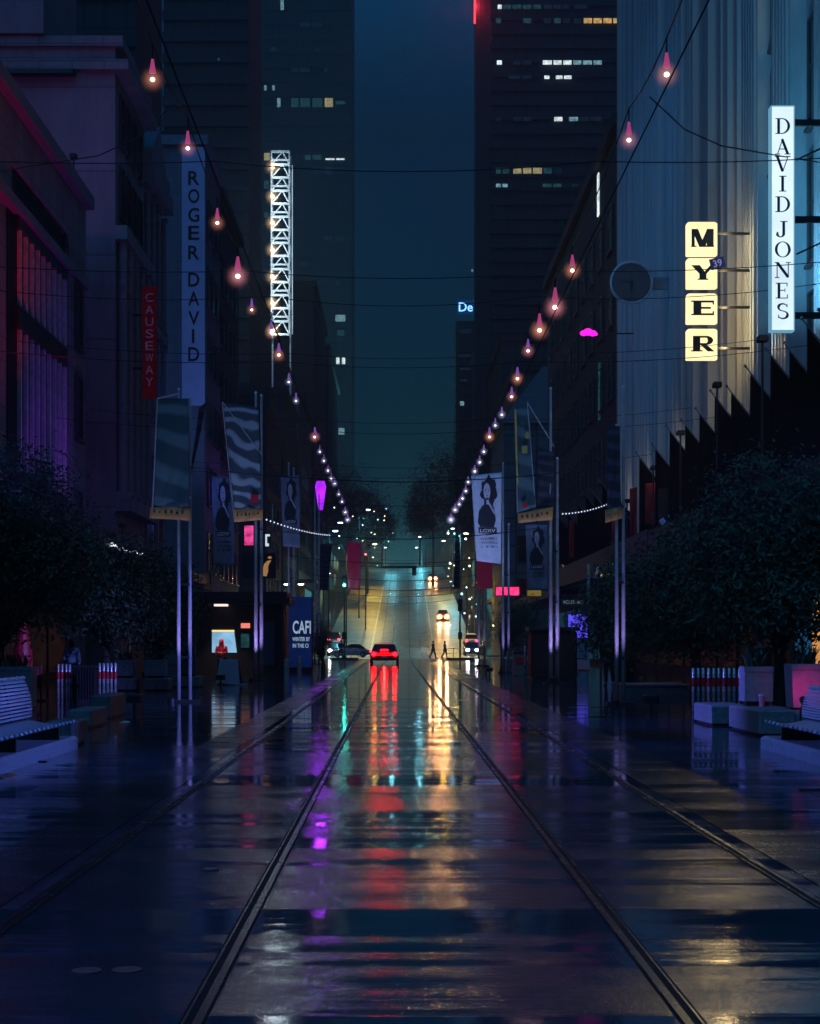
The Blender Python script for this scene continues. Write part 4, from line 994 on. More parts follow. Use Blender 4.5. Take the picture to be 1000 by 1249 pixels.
b = MB(); b.tube([W(628.5, 500, 64.6), W(630, 560, 64.6)], .05, 6); b.tube([W(630, 560, 64.6), W(631, 590, 64.6)], .035, 6); b.build('yellow_edge', mat('yellow_edge', (0.65, 0.5, 0.12), 0.5), t)
b = MB(); q = W(640, 548, 64.5); b.box(q.x - .12, q.x + .1, 64.47, 64.49, q.z - .16, q.z + .14); b.ball((q.x + .1, 64.47, q.z + .55), .1, .02, .14); b.build('gold_emblem', mat('gold_emblem', (0.5, 0.38, 0.1), 0.5), t)
b = MB(); q = W(640, 616, 64.5); b.ball((q.x, 64.45, q.z), .11, .02, .12); b.build('red_mark', M_REDB, t)
banner('street_banner', 'very dark banner panel between the teal banner and the thick right poles', [(656, 545), (676, 552), (675, 620), (655, 622)], 64.9, C3, .05, None, None, 'dark hanging cloths')
banner('street_banner', 'small dark banner with an ochre hem on the nearest right flagpoles', [(741, 520), (756, 520), (757, 621), (740, 624)], 43.3, C3, .04, [(738, 622), (760, 618), (759, 632), (738, 638)], None, 'banners with ochre hems')
# slack black cloth beside the near left pole
banner('street_banner', 'slack black cloth hanging slantwise beside the nearest left flagpoles', [(243, 497), (252, 490), (238, 560), (226, 612)], 47, C3, .05, None, None, 'dark hanging cloths')

# portrait banners: pale ground with a dark long haired figure
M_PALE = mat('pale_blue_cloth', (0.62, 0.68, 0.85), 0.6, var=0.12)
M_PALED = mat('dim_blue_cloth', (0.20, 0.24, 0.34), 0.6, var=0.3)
M_FIG = mat('navy_print', (0.012, 0.016, 0.035), 0.6, bump=0)
M_FACE = mat('pale_print', (0.60, 0.58, 0.72), 0.6, var=0.15)
M_WPRINT = mat('white_print', (0.8, 0.82, 0.9), 0.5)
def portrait(label, quad, Y, pale, word, sub, red=None, pole_side=None, group='portrait banners'):
    t = banner('portrait_banner', label, quad, Y, pale, .02, None, None, group)
    P = [W(x, y, Y - .07) for x, y in quad]
    def at(u, v, dy=0): q = P[0].lerp(P[1], u).lerp(P[3].lerp(P[2], u), v); q.y -= dy; return q
    rn = random.Random(5)
    s = MB()
    hair = []
    for k in range(40):
        a = 2 * math.pi * k / 40; w = (0.25 + 0.03 * math.sin(a * 7) + rn.uniform(-.02, .02)); hair.append(at(.56 + w * math.cos(a) * 1.05, .205 + w * .66 * math.sin(a)))
    s.add(hair, [tuple(range(40))])
    body = [(.50, .33), (.66, .32), (.74, .40), (.80, .52), (.72, .60), (.22, .60), (.14, .55), (.20, .42), (.34, .36)]
    s.add([at(u, v, .004) for u, v in body], [tuple(range(len(body)))]); s.build('figure', M_FIG, t)
    s = MB(); s.add([at(.50 + .115 * math.cos(a), .20 + .095 * math.sin(a), .01) for a in [2 * math.pi * k / 20 for k in range(20)]], [tuple(range(20))])
    s.add([at(u, v, .01) for u, v in ((.46, .27), (.55, .27), (.57, .345), (.47, .345))], [(0, 1, 2, 3)])
    s.add([at(u, v, .012) for u, v in ((.52, .33), (.57, .32), (.80, .45), (.74, .46))], [(0, 1, 2, 3)])
    fc = s.build('face', M_FACE, t)
    s = MB()
    for u, v, a, c in ((.45, .185, .022, .008), (.55, .185, .022, .008), (.50, .245, .03, .007), (.50, .215, .012, .006)): s.add([at(u + a * math.cos(k), v + c * math.sin(k), .014) for k in [2 * math.pi * i / 8 for i in range(8)]], [tuple(range(8))])
    s.build('features', M_FIG, fc)
    s = MB(); q0, q1 = at(.2, .665, .01), at(.78, .62, .01); put_letters(s, word, q0.x, q1.x, q0.z, q1.z, q0.y - .004, 0.02)
    s.build('lettering', M_WPRINT if pale is M_PALE else M_PALE, t)
    s = MB()
    s.add([at(u, v, .003) for u, v in ((.15, .61), (.83, .61), (.83, .675), (.15, .675))], [(0, 1, 2, 3)])
    s.build('word_strip', M_FIG, t)
    s = MB(); ys = [.72, .765, .81, .855]
    for k, w_ in enumerate(sub):
        q0, q1 = at(.22, ys[k] + .03, .01), at(.85, ys[k], .01); put_letters(s, w_, q0.x, q1.x, q0.z, q1.z, q0.y - .004, 0.015)
    s.build('small_print', M_FIG, t)
    return t
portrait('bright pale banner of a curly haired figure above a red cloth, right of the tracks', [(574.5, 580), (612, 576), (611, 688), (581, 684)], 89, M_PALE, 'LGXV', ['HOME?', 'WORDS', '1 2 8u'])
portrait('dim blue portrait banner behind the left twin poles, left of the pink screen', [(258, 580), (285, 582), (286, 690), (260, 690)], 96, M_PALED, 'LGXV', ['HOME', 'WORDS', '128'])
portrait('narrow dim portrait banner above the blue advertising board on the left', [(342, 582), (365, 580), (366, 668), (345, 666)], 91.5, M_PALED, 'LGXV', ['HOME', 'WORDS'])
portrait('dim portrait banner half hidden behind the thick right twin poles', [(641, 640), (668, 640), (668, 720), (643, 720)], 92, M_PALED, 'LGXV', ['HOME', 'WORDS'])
C_RED = mat('crimson_cloth', (0.75, 0.015, 0.06), 0.6, var=0.2)
banner('hanging_cloth', 'plain crimson cloth hanging under the bright portrait banner on the right', [(581, 680), (600, 679), (601, 718), (582, 718)], 96, C_RED, .03, None, None, 'crimson cloths', 'cloth')
banner('hanging_cloth', 'plain crimson cloth hanging left of the tracks near the traffic light', [(423, 660), (441, 662), (439, 720), (424, 719)], 157, C_RED, .04, None, None, 'crimson cloths', 'cloth')
banner('hanging_cloth', 'narrow navy cloth left of the bright portrait banner on the right', [(555, 660), (561, 660), (561, 718), (553, 718)], 120, C3, .03, None, None, 'dark narrow cloths', 'cloth')
banner('hanging_cloth', 'narrow slate blue cloth beside the traffic light on the left', [(391, 663), (405, 664), (400, 720), (388, 720)], 140, C3, .03, None, None, 'dark narrow cloths', 'cloth')
M_RW = mat('red_window_cloth', (0.40, 0.008, 0.012), 0.7)
for k, (x0, x1, y0, y1, Y, lab) in enumerate(((768, 777, 596, 654, 90, 'bright red narrow cloth beside the nearest right flagpole, under the black flags'), (787, 800, 590, 640, 84, 'dull red narrow cloth just right of the bright red one, under the black flags'), (746, 752, 635, 664, 96, 'short dark red cloth left of the nearest right flagpole'), (694, 700, 635, 680, 112, 'faint dark red cloth far down the right hand arcade'))):
    banner('red_drop_banner', lab, [(x0, y0), (x1, y0 - 2), (x1, y1), (x0, y1)], Y, M_RW, .03, None, None, 'red cloths under the store flags')

# store flags on slanted poles
M_VELV = mat('black_flag_cloth', (0.003, 0.003, 0.005), 0.95, spec=0.05)
M_STAFF = mat('flag_staff', (0.16, 0.18, 0.24), 0.35, 0.4)
fl = [48.2, 50.2, 52.5, 55.1, 58.3, 61.6, 64.8, 68.0, 71.4, 75.4, 79.6, 84.8, 100, 104, 108.5, 113.5, 120, 127]
b = MB(); b.tube([(-0.12, 0, 0.12), (1.98, 0, -2.55)], [0.025, 0.04], 8); staff_me = b.mesh('staff', M_STAFF)
b = MB(); b.ball((-0.15, 0, 0.17), 0.06, nu=8, nv=6); fin_me = b.mesh('finial', M_STAFF)
def flag_fn(u, v):
    x = 0.02 + 1.8 * u; zt = -0.10 - 2.28 * u; zb = -4.6 - 0.2 * math.sin(u * 5)
    return (x, 0.09 * math.sin(u * 7 + v * 2) * (.3 + v), zt + (zb - zt) * v)
b = MB(); b.grid(flag_fn, 12, 12, (0, 0.01, 0)); cl_me = b.mesh('cloth', M_VELV, smooth=True)
for k, Y in enumerate(fl):
    z = 11.25 + 0.18 * math.sin(k * 2.3)
    xx = 12.6
    far = Y > 90
    t = thing('store_flag', 'black flag on a slanted staff, number %d from the right edge of the store fronts' % (k + 1) if not far else 'black flag on a bluish slanted staff beyond the ribbed store, number %d past it' % (k - 11), 'flag', (xx, Y, z), 'black flags on the store fronts')
    inst('staff', staff_me, t, (0, 0, 0)); inst('finial', fin_me, t, (0, 0, 0)); inst('cloth', cl_me, t, (0, 0, 0), scale=(1, 1, 1 if not far else .8))
# chequered window display under the flags
t = thing('diamond_display', 'dim blue chequered diamond pattern hung in the store window above the right tree', 'window display', W(840, 630, 76))
b = MB(); rn = random.Random(2)
for x, y, n_ in ((809, 636, 2), (820, 629, 3), (833, 622, 3), (842, 633, 2), (857, 620, 1), (867, 606, 3), (878, 616, 2), (889, 602, 3)):
    for j in range(n_):
        c = W(x + (j % 2) * 1.5 - 1, y + j * 9, 76); s_ = .17
        b.add([(c.x - s_, 76, c.z), (c.x, 76, c.z - s_ * 1.25), (c.x + s_, 76, c.z), (c.x, 76, c.z + s_ * 1.25)], [(0, 1, 2, 3)])
b.build('diamonds', emat('dim_blue_diamonds', lin('#2c4f8f'), 0.55, 0.4, 4), t)
b = MB(); p, q = W(803, 668, 76.1), W(900, 596, 76.1); b.box(p.x, q.x, 76.02, 76.1, p.z, q.z); b.build('backboard', M_BLACK, t)

# ================================================================== trees
def tree(name, label, base, trunk_h, crowns, nleaf, leaf, seed, group, mleaf=None, sides=6, cat='tree'):
    rn = random.Random(seed); bx, by, bz = base
    t = thing(name, label, cat, base, group)
    s = MB(); top = Vector((bx, by, bz + trunk_h))
    rt = max(.08, min(.2, leaf * .9))
    s.tube([(bx, by, bz - .1), (bx + .03, by, bz + trunk_h * .5), top], [rt * 1.3, rt, rt * .8], 9)
    for (cx, cy, cz, rx, ry, rz) in crowns:
        c = Vector((cx, cy, cz))
        for k in range(3):
            e = c + Vector((rn.uniform(-.6, .6) * rx, rn.uniform(-.6, .6) * ry, rn.uniform(-.2, .7) * rz)); mid = top.lerp(e, .5) + Vector((0, 0, .15 * rz))
            s.tube([top - Vector((0, 0, .2)), mid, e], [rt * .6, rt * .35, rt * .1], 6)
    s.build('trunk', M_BARK, t, True)
    s = MB(); tot = sum(c[3] * c[4] * c[5] for c in crowns)
    for (cx, cy, cz, rx, ry, rz) in crowns:
        n = int(nleaf * rx * ry * rz / tot); ncl = max(12, n // 26); cl = []
        for k in range(ncl):
            while True:
                d = Vector((rn.gauss(0, 1), rn.gauss(0, 1), rn.gauss(0, 1)))
                if d.length > .01: break
            d.normalize(); rad = rn.uniform(.55, 1.04) if rn.random() < .8 else rn.uniform(.1, .6)
            cl.append((Vector((cx + d.x * rx * rad, cy + d.y * ry * rad, cz + d.z * rz * rad)), d, rn.uniform(.6, 1.5)))
        for k in range(n):
            c, d, sc = rn.choice(cl)
            p = c + Vector((rn.gauss(0, 1), rn.gauss(0, 1), rn.gauss(0, .8))) * leaf * 1.7 * sc
            nrm = (d + Vector((rn.gauss(0, .7), rn.gauss(0, .7), rn.gauss(.4, .6)))).normalized()
            u = nrm.orthogonal().normalized(); a = rn.uniform(0, 6.28); w = nrm.cross(u); ax = u * math.cos(a) + w * math.sin(a); bx_ = nrm.cross(ax)
            l = leaf * rn.uniform(.7, 1.25); wd = l * .42
            o = len(s.v)
            s.v += [tuple(p - ax * l * .5), tuple(p + bx_ * wd * .5 + nrm * l * .07), tuple(p + ax * l * .5), tuple(p - bx_ * wd * .5 + nrm * l * .07)]
            s.f.append((o, o + 1, o + 2, o + 3))
    me = bpy.data.meshes.new('crown'); off = Vector(base)
    me.from_pydata([tuple(Vector(v) - off) for v in s.v], [], s.f); me.materials.append(mleaf or M_LEAF); me.update()
    o = bpy.data.objects.new('crown', me); COL.objects.link(o); o.parent = t
    return t
def crownpx(x, y, rxp, ryp, Y, dep=None):
    c = W(x, y, Y); k = Y / F_PX; return (c.x, c.y, c.z, rxp * k, (dep or rxp * k), ryp * k)
TG = 'dark street trees in planters'
tree('street_tree', 'big dark round street tree at the left edge behind the bench', (-10.2, 42, 0), 1.6, [crownpx(20, 650, 85, 100, 42), crownpx(-25, 690, 70, 100, 42), crownpx(70, 700, 60, 72, 41.5)], 26000, .16, 1, TG)
tree('street_tree', 'middle dark street tree on the left, behind the person in the blue jacket', (-9.0, 51, 0), 1.5, [crownpx(128, 712, 62, 64, 51), crownpx(155, 728, 48, 66, 50.5), crownpx(88, 700, 44, 60, 51)], 18000, .16, 2, TG)
tree('street_tree', 'dark street tree farthest right of the left hand row', (-8.6, 59, 0), 1.5, [crownpx(196, 738, 40, 62, 59), crownpx(222, 756, 22, 40, 59), crownpx(180, 715, 34, 56, 59)], 13000, .16, 3, TG)
tree('street_tree', 'biggest glossy street tree at the right edge below the black flags', (8.9, 38, 0), 1.5, [crownpx(935, 655, 76, 98, 38), crownpx(1000, 650, 70, 90, 38.5), crownpx(885, 690, 55, 80, 38), crownpx(960, 735, 70, 45, 37.5)], 27000, .16, 4, TG)
tree('street_tree', 'middle dark street tree of the right hand row', (8.6, 47, 0), 1.5, [crownpx(843, 715, 62, 82, 47), crownpx(800, 735, 52, 70, 47), crownpx(880, 745, 46, 60, 47)], 20000, .16, 5, TG)
tree('street_tree', 'dark street tree farthest left of the right hand row, beside the violet flagpoles', (8.0, 58, 0), 1.4, [crownpx(768, 742, 44, 62, 58), crownpx(735, 755, 30, 45, 58)], 13000, .16, 6, TG)
tree('round_shrub', 'round dark clipped shrub behind the slim right twin flagpoles', (6.0, 92, 0), 0.9, [crownpx(626, 765, 33, 37, 92), crownpx(640, 752, 26, 26, 92)], 6000, .14, 7, None)
tree('round_shrub', 'small dark shrub right of the blue advertising board on the left', (-4.2, 95, 0), 0.7, [crownpx(391, 775, 12, 28, 95), crownpx(386, 788, 10, 18, 95)], 2500, .13, 8, None)
hl = [(448, 628, 26, 40, 300, 'left crest tree nearest the tracks'), (425, 610, 30, 44, 330, 'left crest tree standing highest'), (466, 640, 14, 28, 390, 'smallest left crest tree beside the misty gap'),
      (528, 600, 32, 56, 320, 'right crest tree nearest the tracks'), (562, 580, 36, 54, 290, 'right crest tree standing highest'), (512, 625, 16, 36, 400, 'small right crest tree beside the misty gap'), (590, 612, 30, 44, 250, 'right hillside tree behind the pale banner')]
for k, (x, y, rx, ry, Y, lab) in enumerate(hl):
    c = W(x, y, Y); rx_m = rx * Y / F_PX
    tree('hill_tree', 'dark ' + lab, (c.x, Y, gz(Y)), max(2.0, c.z - gz(Y) - ry * Y / F_PX * .5), [crownpx(x, y, rx, ry, Y), crownpx(x + rx * .4, y + ry * .3, rx * .6, ry * .6, Y), crownpx(x - rx * .4, y + ry * .25, rx * .6, ry * .6, Y)], 3200, .6, 20 + k, 'dark trees at the crest of the hill', M_LEAF2)

# ================================================================== people
def skin_mesh(name, joints, edges, m, root=0, levels=1):
    bm = bmesh.new(); lay = bm.verts.layers.skin.verify(); vs = []
    for k, (p, r) in enumerate(joints):
        v = bm.verts.new(p); v[lay].radius = (r, r) if not isinstance(r, tuple) else r; v[lay].use_root = (k == root); vs.append(v)
    for a, b_ in edges: bm.edges.new((vs[a], vs[b_]))
    me = bpy.data.meshes.new(name); bm.to_mesh(me); bm.free()
    ob = bpy.data.objects.new(name, me); COL.objects.link(ob)
    ob.modifiers.new('skin', 'SKIN'); sb = ob.modifiers.new('sub', 'SUBSURF'); sb.levels = levels; sb.render_levels = levels
    bpy.context.view_layer.update()
    out = bpy.data.meshes.new_from_object(ob.evaluated_get(bpy.context.evaluated_depsgraph_get()))
    bpy.data.objects.remove(ob); bpy.data.meshes.remove(me)
    out.materials.clear(); out.materials.append(m)
    for p in out.polygons: p.use_smooth = True
    return out
def person(label, loc, rz=0.0, h=1.72, jacket=None, trousers=None, hair=None, stride=0.28, arms='walk', hood=False, bag=False):
    k = h / 1.72; t = thing('person', label, 'person', loc, None, rz)
    P = lambda x, y, z: Vector((x * k, y * k, z * k))
    s = stride
    J = dict(pel=P(0, 0, .93), wst=P(0, .01, 1.08), chs=P(0, .0, 1.30), shc=P(0, -.01, 1.43), nck=P(0, .01, 1.50), hd0=P(0, .03, 1.57), hd1=P(0, .035, 1.66))
    for sd, sx in (('l', -1), ('r', 1)):
        f = s * sx
        J['hip' + sd] = P(.10 * sx, 0, .88); J['kne' + sd] = P(.105 * sx, f * .5 + .05, .49); J['ank' + sd] = P(.10 * sx, f - .06, .09 + (.05 if f < 0 else 0)); J['toe' + sd] = P(.11 * sx, f + .11, .035)
        J['sho' + sd] = P(.19 * sx, -.01, 1.41)
        if arms == 'walk':
            J['elb' + sd] = P(.25 * sx, -f * .35 - .02, 1.13); J['wri' + sd] = P(.24 * sx, -f * .55 + .10, .89)
        else:                                   # hands together in front, as holding a phone or a cup
            J['elb' + sd] = P(.25 * sx, .04, 1.14); J['wri' + sd] = P(.09 * sx, .26, 1.16)
    rad = dict(pel=(.15 * k, .11 * k), wst=(.135 * k, .10 * k), chs=(.155 * k, .11 * k), shc=.085 * k, nck=.055 * k, hd0=.072 * k, hd1=.07 * k)
    for sd in 'lr': rad.update({'hip' + sd: .085 * k, 'kne' + sd: .058 * k, 'ank' + sd: .042 * k, 'toe' + sd: .035 * k, 'sho' + sd: .062 * k, 'elb' + sd: .042 * k, 'wri' + sd: .027 * k})
    E = [('pel', 'wst'), ('wst', 'chs'), ('chs', 'shc'), ('shc', 'nck'), ('nck', 'hd0'), ('hd0', 'hd1')]
    for sd in 'lr': E += [('pel', 'hip' + sd), ('hip' + sd, 'kne' + sd), ('kne' + sd, 'ank' + sd), ('ank' + sd, 'toe' + sd), ('shc', 'sho' + sd), ('sho' + sd, 'elb' + sd), ('elb' + sd, 'wri' + sd)]
    keys = list(J)
    def make(name, ks, grow, m, root):
        ks = [q for q in keys if q in ks]; ix = {q: i for i, q in enumerate(ks)}
        jr = []
        for q in ks:
            r = rad[q]; g = grow.get(q, grow.get('*', 0)) * k
            jr.append((J[q], (r[0] + g, r[1] + g) if isinstance(r, tuple) else r + g))
        return skin_mesh(name, jr, [(ix[a], ix[b_]) for a, b_ in E if a in ix and b_ in ix], m, ix[root])
    body = make('body', keys, {}, M_SKIN, 'pel')
    s_ = MB(); hc = J['hd1']
    s_.ball((hc.x, hc.y - .0, hc.z - .03 * k), .078 * k, .095 * k, .118 * k, 14, 10)
    s_.add([(hc.x - .012, hc.y + .09 * k, hc.z - .045 * k), (hc.x + .012, hc.y + .09 * k, hc.z - .045 * k), (hc.x, hc.y + .125 * k, hc.z - .06 * k), (hc.x, hc.y + .09 * k, hc.z + .0)], [(0, 1, 2), (0, 2, 3), (1, 3, 2)])
    for sx in (-1, 1):
        s_.ball((hc.x + sx * .08 * k, hc.y, hc.z - .03 * k), .012 * k, .022 * k, .032 * k, 8, 6); s_.ball((hc.x + sx * .032 * k, hc.y + .082 * k, hc.z - .025 * k), .012 * k, .012 * k, .009 * k, 8, 6)
    for sd, sx in (('l', -1), ('r', 1)):           # hands: palm, four fingers of unequal length, a thumb
        w = J['wri' + sd]; d = (w - J['elb' + sd]).normalized(); side = Vector((1, 0, 0)) if abs(d.x) < .8 else Vector((0, 1, 0)); side = (side - d * side.dot(d)).normalized(); nn = d.cross(side)
        s_.tube([w, w + d * .05 * k, w + d * .095 * k], [.024 * k, .036 * k, .034 * k], 8)
        for i, l in enumerate((.062, .075, .07, .055)):
            o = w + d * .088 * k + side * (i - 1.5) * .017 * k
            s_.tube([o, o + d * l * .55 * k + nn * .006 * k, o + d * l * .9 * k + nn * .025 * k], [.0095 * k, .009 * k, .007 * k], 6)
        o = w + d * .03 * k - side * .03 * k * sx; s_.tube([o, o + d * .035 * k - side * .025 * k * sx, o + d * .065 * k - side * .022 * k * sx + nn * .012 * k], [.012 * k, .011 * k, .008 * k], 6)
    bm = bmesh.new(); bm.from_mesh(body); tmp = s_.mesh('hh', M_SKIN, smooth=True); bm.from_mesh(tmp); bm.to_mesh(body); bm.free(); bpy.data.meshes.remove(tmp)
    for p in body.polygons: p.use_smooth = True
    inst('body', body, t, (0, 0, 0))
    arm = ['sholx'] + [a + sd for sd in 'lr' for a in ('sho', 'elb', 'wri')]
    inst('jacket', make('jacket', ['pel', 'wst', 'chs', 'shc'] + arm, {'*': .03, 'pel': .035, 'wril': .018, 'wrir': .018, 'shc': .02}, jacket, 'chs'), t, (0, 0, 0))
    legs = ['pel'] + [a + sd for sd in 'lr' for a in ('hip', 'kne', 'ank')]
    inst('trousers', make('trousers', legs, {'*': .022, 'pel': .01}, trousers, 'pel'), t, (0, 0, 0))
    s_ = MB()
    for sd in 'lr':
        a, b_ = J['ank' + sd], J['toe' + sd]; s_.tube([a + Vector((0, -.07 * k, -.045 * k)), a + Vector((0, .02 * k, -.03 * k)), b_ + Vector((0, .02, 0)), b_ + Vector((0, .06 * k, -.005))], [.035 * k, .052 * k, .046 * k, .025 * k], 8)
    s_.build  # shoes mesh
    inst('shoes', s_.mesh('shoes', M_BLACK, smooth=True), t, (0, 0, 0))
    s_ = MB()
    if hood:
        s_.ball((hc.x, hc.y - .02 * k, hc.z - .015 * k), .112 * k, .118 * k, .145 * k, 14, 10); s_.ball((hc.x, hc.y - .03 * k, hc.z - .13 * k), .13 * k, .12 * k, .08 * k, 12, 8); inst('hood', s_.mesh('hood', jacket, smooth=True), t, (0, 0, 0))
    else:
        s_.ball((hc.x, hc.y - .018 * k, hc.z + .005 * k), .090 * k, .100 * k, .112 * k, 14, 10)
        if hair == 'long': s_.ball((hc.x, hc.y - .05 * k, hc.z - .12 * k), .085 * k, .06 * k, .16 * k, 12, 9)
        inst('hair', s_.mesh('hair', M_HAIR, smooth=True), t, (0, 0, 0))
    if bag:
        s_ = MB(); s_.bbox(-.15 * k, .15 * k, -.30 * k, -.13 * k, 1.0 * k, 1.42 * k, .05); o = s_.build('backpack', M_BLACK); o.parent = t
    return t
M_JBLUE = mat('pale_blue_denim', (0.28, 0.42, 0.56), 0.75); M_JRED = mat('red_raincoat', (0.60, 0.02, 0.05), 0.45); M_JBLK = mat('black_coat', (0.012, 0.012, 0.015), 0.7); M_JNAVY = mat('navy_coat', (0.02, 0.03, 0.055), 0.7); M_TRK = mat('black_trousers', (0.010, 0.010, 0.013), 0.8)
person('person in a pale blue jacket walking away behind the left barrier', (-10.75, 54.5, 0), R(8), 1.70, M_JBLUE, M_TRK, 'long', .2)
person('person in a hooded red raincoat standing by the lit poster kiosk', (-7.75, 73.2, 0), R(170), 1.72, M_JRED, M_TRK, None, .08, 'hold', True)
person('person in dark clothes waiting at the left crossing rail', (-5.25, 158.5, 0), R(-20), 1.78, M_JBLK, M_TRK, 'short', .1, 'hold')
person('left one of two dark pedestrians crossing in front of the headlights', (3.75, 163, 0), R(-75), 1.74, M_JBLK, M_TRK, 'short', .3)
person('right one of two dark pedestrians crossing in front of the headlights', (4.95, 164, 0), R(-80), 1.70, M_JNAVY, M_TRK, 'long', .26)
person('person in black under the trees on the right, beside the flagpoles', (8.1, 62, 0), R(160), 1.75, M_JBLK, M_TRK, 'short', .16, 'walk')
person('broad person in black standing behind the right hand stone planter', (8.35, 37.5, 0), R(15), 1.80, M_JBLK, M_TRK, 'short', .06, 'hold', False, True)

# ================================================================== street furniture near the camera
M_MESH = mat('perforated_steel', (0.34, 0.36, 0.42), 0.38, 0.5, var=0.35, scale=60, bump=0.8, bscale=90)
def bench(label, side):
    """long perforated metal bench parallel to the tracks; side -1 left, +1 right"""
    sx = side; xf, xb = (-4.86, -5.55) if sx < 0 else (5.60, 6.22); y0, y1 = 12.5, 24.8; bh = .58 if sx < 0 else .44
    t = thing('street_bench', label, 'bench', ((5.2 if sx < 0 else 5.9) * sx, 20, 0), 'long benches beside the tracks')
    b = MB(); b.grid(lambda u, v: (xf + (xb - xf) * u, y0 + (y1 - y0) * v, .46 - .05 * math.sin(u * math.pi) + .02 * u), 8, 60, (0, 0, -.035)); 
    for k in range(46):
        y = y0 + .1 + (y1 - y0 - .2) * k / 45; b.ball((xf - .012 * sx, y, .455), .026, .05, .026, 8, 6)
    b.build('seat', M_MESH, t, True)
    b = MB(); ns = 11
    for k in range(ns):
        u0, u1 = k / ns, (k + .66) / ns; cx = lambda u: xb + sx * (.03 + .13 * u - .05 * math.sin(u * 3))
        b.add([(cx(u) + o, y, .50 + bh * u) for y in (y0, y1 + .4) for u, o in ((u0, 0), (u1, 0), (u1, sx * .025), (u0, sx * .025))], [(0, 1, 2, 3), (7, 6, 5, 4), (0, 4, 5, 1), (1, 5, 6, 2), (2, 6, 7, 3), (3, 7, 4, 0)])
    b.build('backrest', M_MESH, t)
    b = MB(); zt = .50 + bh + .015; b.tube([(xb + sx * .16, y0, zt), (xb + sx * .16, y1 + .4, zt)], .03, 8)
    for k in range(34):
        y = y0 + .15 + (y1 + .2 - y0) * k / 33; b.ball((xb + sx * .16, y, zt + .015), .022, .045, .025, 8, 6)
    b.build('top_rail', M_STEELP, t)
    for k in range(5):
        y = y0 + .8 + k * 2.75
        b = MB(); b.prism([(xf + .12 * sx, .2), (xb + .1 * sx, .2), (xb + .26 * sx, .44 + bh), (xb + .21 * sx, .44 + bh), (xb + .1 * sx, .40), (xf + .12 * sx, .38)], 'y', y - .035, y + .035); b.build('support', M_DKMET, t)
    b = MB(); b.bbox(xf + .05 * sx, xb + .25 * sx, y0 - .3, y1 + .6, 0.0, .2, .04); b.build('plinth', M_GRANITE, t)
    return t
bench('long perforated steel bench on a stone plinth, left of the tracks at the left edge', -1)
bench('long perforated steel bench on a stone plinth, right of the tracks at the right edge', 1)

def block(label, x0, x1, y0, y1, h, m=M_GRANITE):
    t = thing('stone_block', label, 'stone block', ((x0 + x1) / 2, (y0 + y1) / 2, 0), 'low stone blocks under the planters')
    b = MB(); b.bbox(x0, x1, y0, y1, .05, h, .03); b.build('body', m, t)
    b = MB(); b.box(x0 + .05, x1 - .05, y0 + .05, y1 - .05, 0, .049); b.build('foot', M_BLACK, t)
def planter(label, x, y, z0, w, d, h, m, taper=0.0, plant=True):
    t = thing('planter', label, 'planter', (x, y, z0), 'square planters')
    tw, bw = w / 2, w / 2 * (1 - taper)
    b = MB()
    def ring(a, dd, z): return [(x - a, y - dd, z), (x + a, y - dd, z), (x + a, y + dd, z), (x - a, y + dd, z)]
    tt = .05
    vs = ring(bw, d / 2 * (1 - taper), z0 + .08) + ring(tw, d / 2, z0 + h) + ring(tw - tt, d / 2 - tt, z0 + h) + ring(tw - tt, d / 2 - tt, z0 + h - .12)
    fs = [(3, 2, 1, 0)] + [(k * 4 + i, k * 4 + (i + 1) % 4, k * 4 + 4 + (i + 1) % 4, k * 4 + 4 + i) for k in range(3) for i in range(4)] + [(12, 13, 14, 15)]
    b.add(vs, fs); b.build('tub', m, t)
    b = MB(); b.box(x - bw * .8, x + bw * .8, y - d * .3, y + d * .3, z0, z0 + .079); b.build('foot', M_BLACK, t)
    b = MB(); b.box(x - tw - .015, x + tw + .015, y - d / 2 - .015, y - d / 2 - .002, z0 + h - .09, z0 + h + .005); b.build('rim', m, t)
    if plant:
        rn = random.Random(label); b = MB()
        for k in range(70):
            a = rn.uniform(0, 6.28); l = rn.uniform(.15, .5); p = Vector((x + rn.uniform(-.6, .6) * tw, y + rn.uniform(-.3, .3) * d, z0 + h - .1)); q = p + Vector((math.cos(a) * l * .5, math.sin(a) * l * .5, l)); sd = Vector((-math.sin(a), math.cos(a), 0)) * .03
            b.add([p - sd * .3, p + sd * .3, (p + q) / 2 + sd + Vector((0, 0, .06)), q, (p + q) / 2 - sd + Vector((0, 0, .06))], [(0, 1, 2, 3, 4)])
        b.build('foliage', M_LEAF, t)
    return t
M_TUBV = mat('violet_grey_tub', (0.30, 0.29, 0.36), 0.5, var=0.2, scale=9, bump=0.2)
def slat_barrier(label, x0, x1, Y, h, ends, red=True, z0=0.0, group='slatted barriers with red bands'):
    t = thing('slatted_barrier', label, 'barrier', ((x0 + x1) / 2, Y, z0), group)
    b = MB(); xs = []
    for (a, c, n) in ends:
        for k in range(n): xs.append(a + (c - a) * k / max(1, n - 1))
    s_ = MB(); s_.tube([(0, 0, 0), (0, 0, h - .02), (0, 0, h)], [.035, .035, .02], 10); me = s_.mesh('post', M_STEELP, smooth=True)
    s_ = MB(); s_.tube([(0, 0, h * .62), (0, 0, h * .80)], .0375, 10, False); mr = s_.mesh('red_sleeve', M_REDB)
    for k, x in enumerate(xs):
        o = inst('post', me, t, (x - (x0 + x1) / 2, .02 * (k % 3), 0))
        if red: inst('red_sleeve', mr, o, (0, 0, 0))
    b = MB(); b.box(x0, x1, Y + .08, Y + .11, z0 + h * .70, z0 + h * .76); b.box(x0, x1, Y + .08, Y + .11, z0 + .10, z0 + .16); b.build('rail', M_REDB if red else M_DKMET, t)
    return t
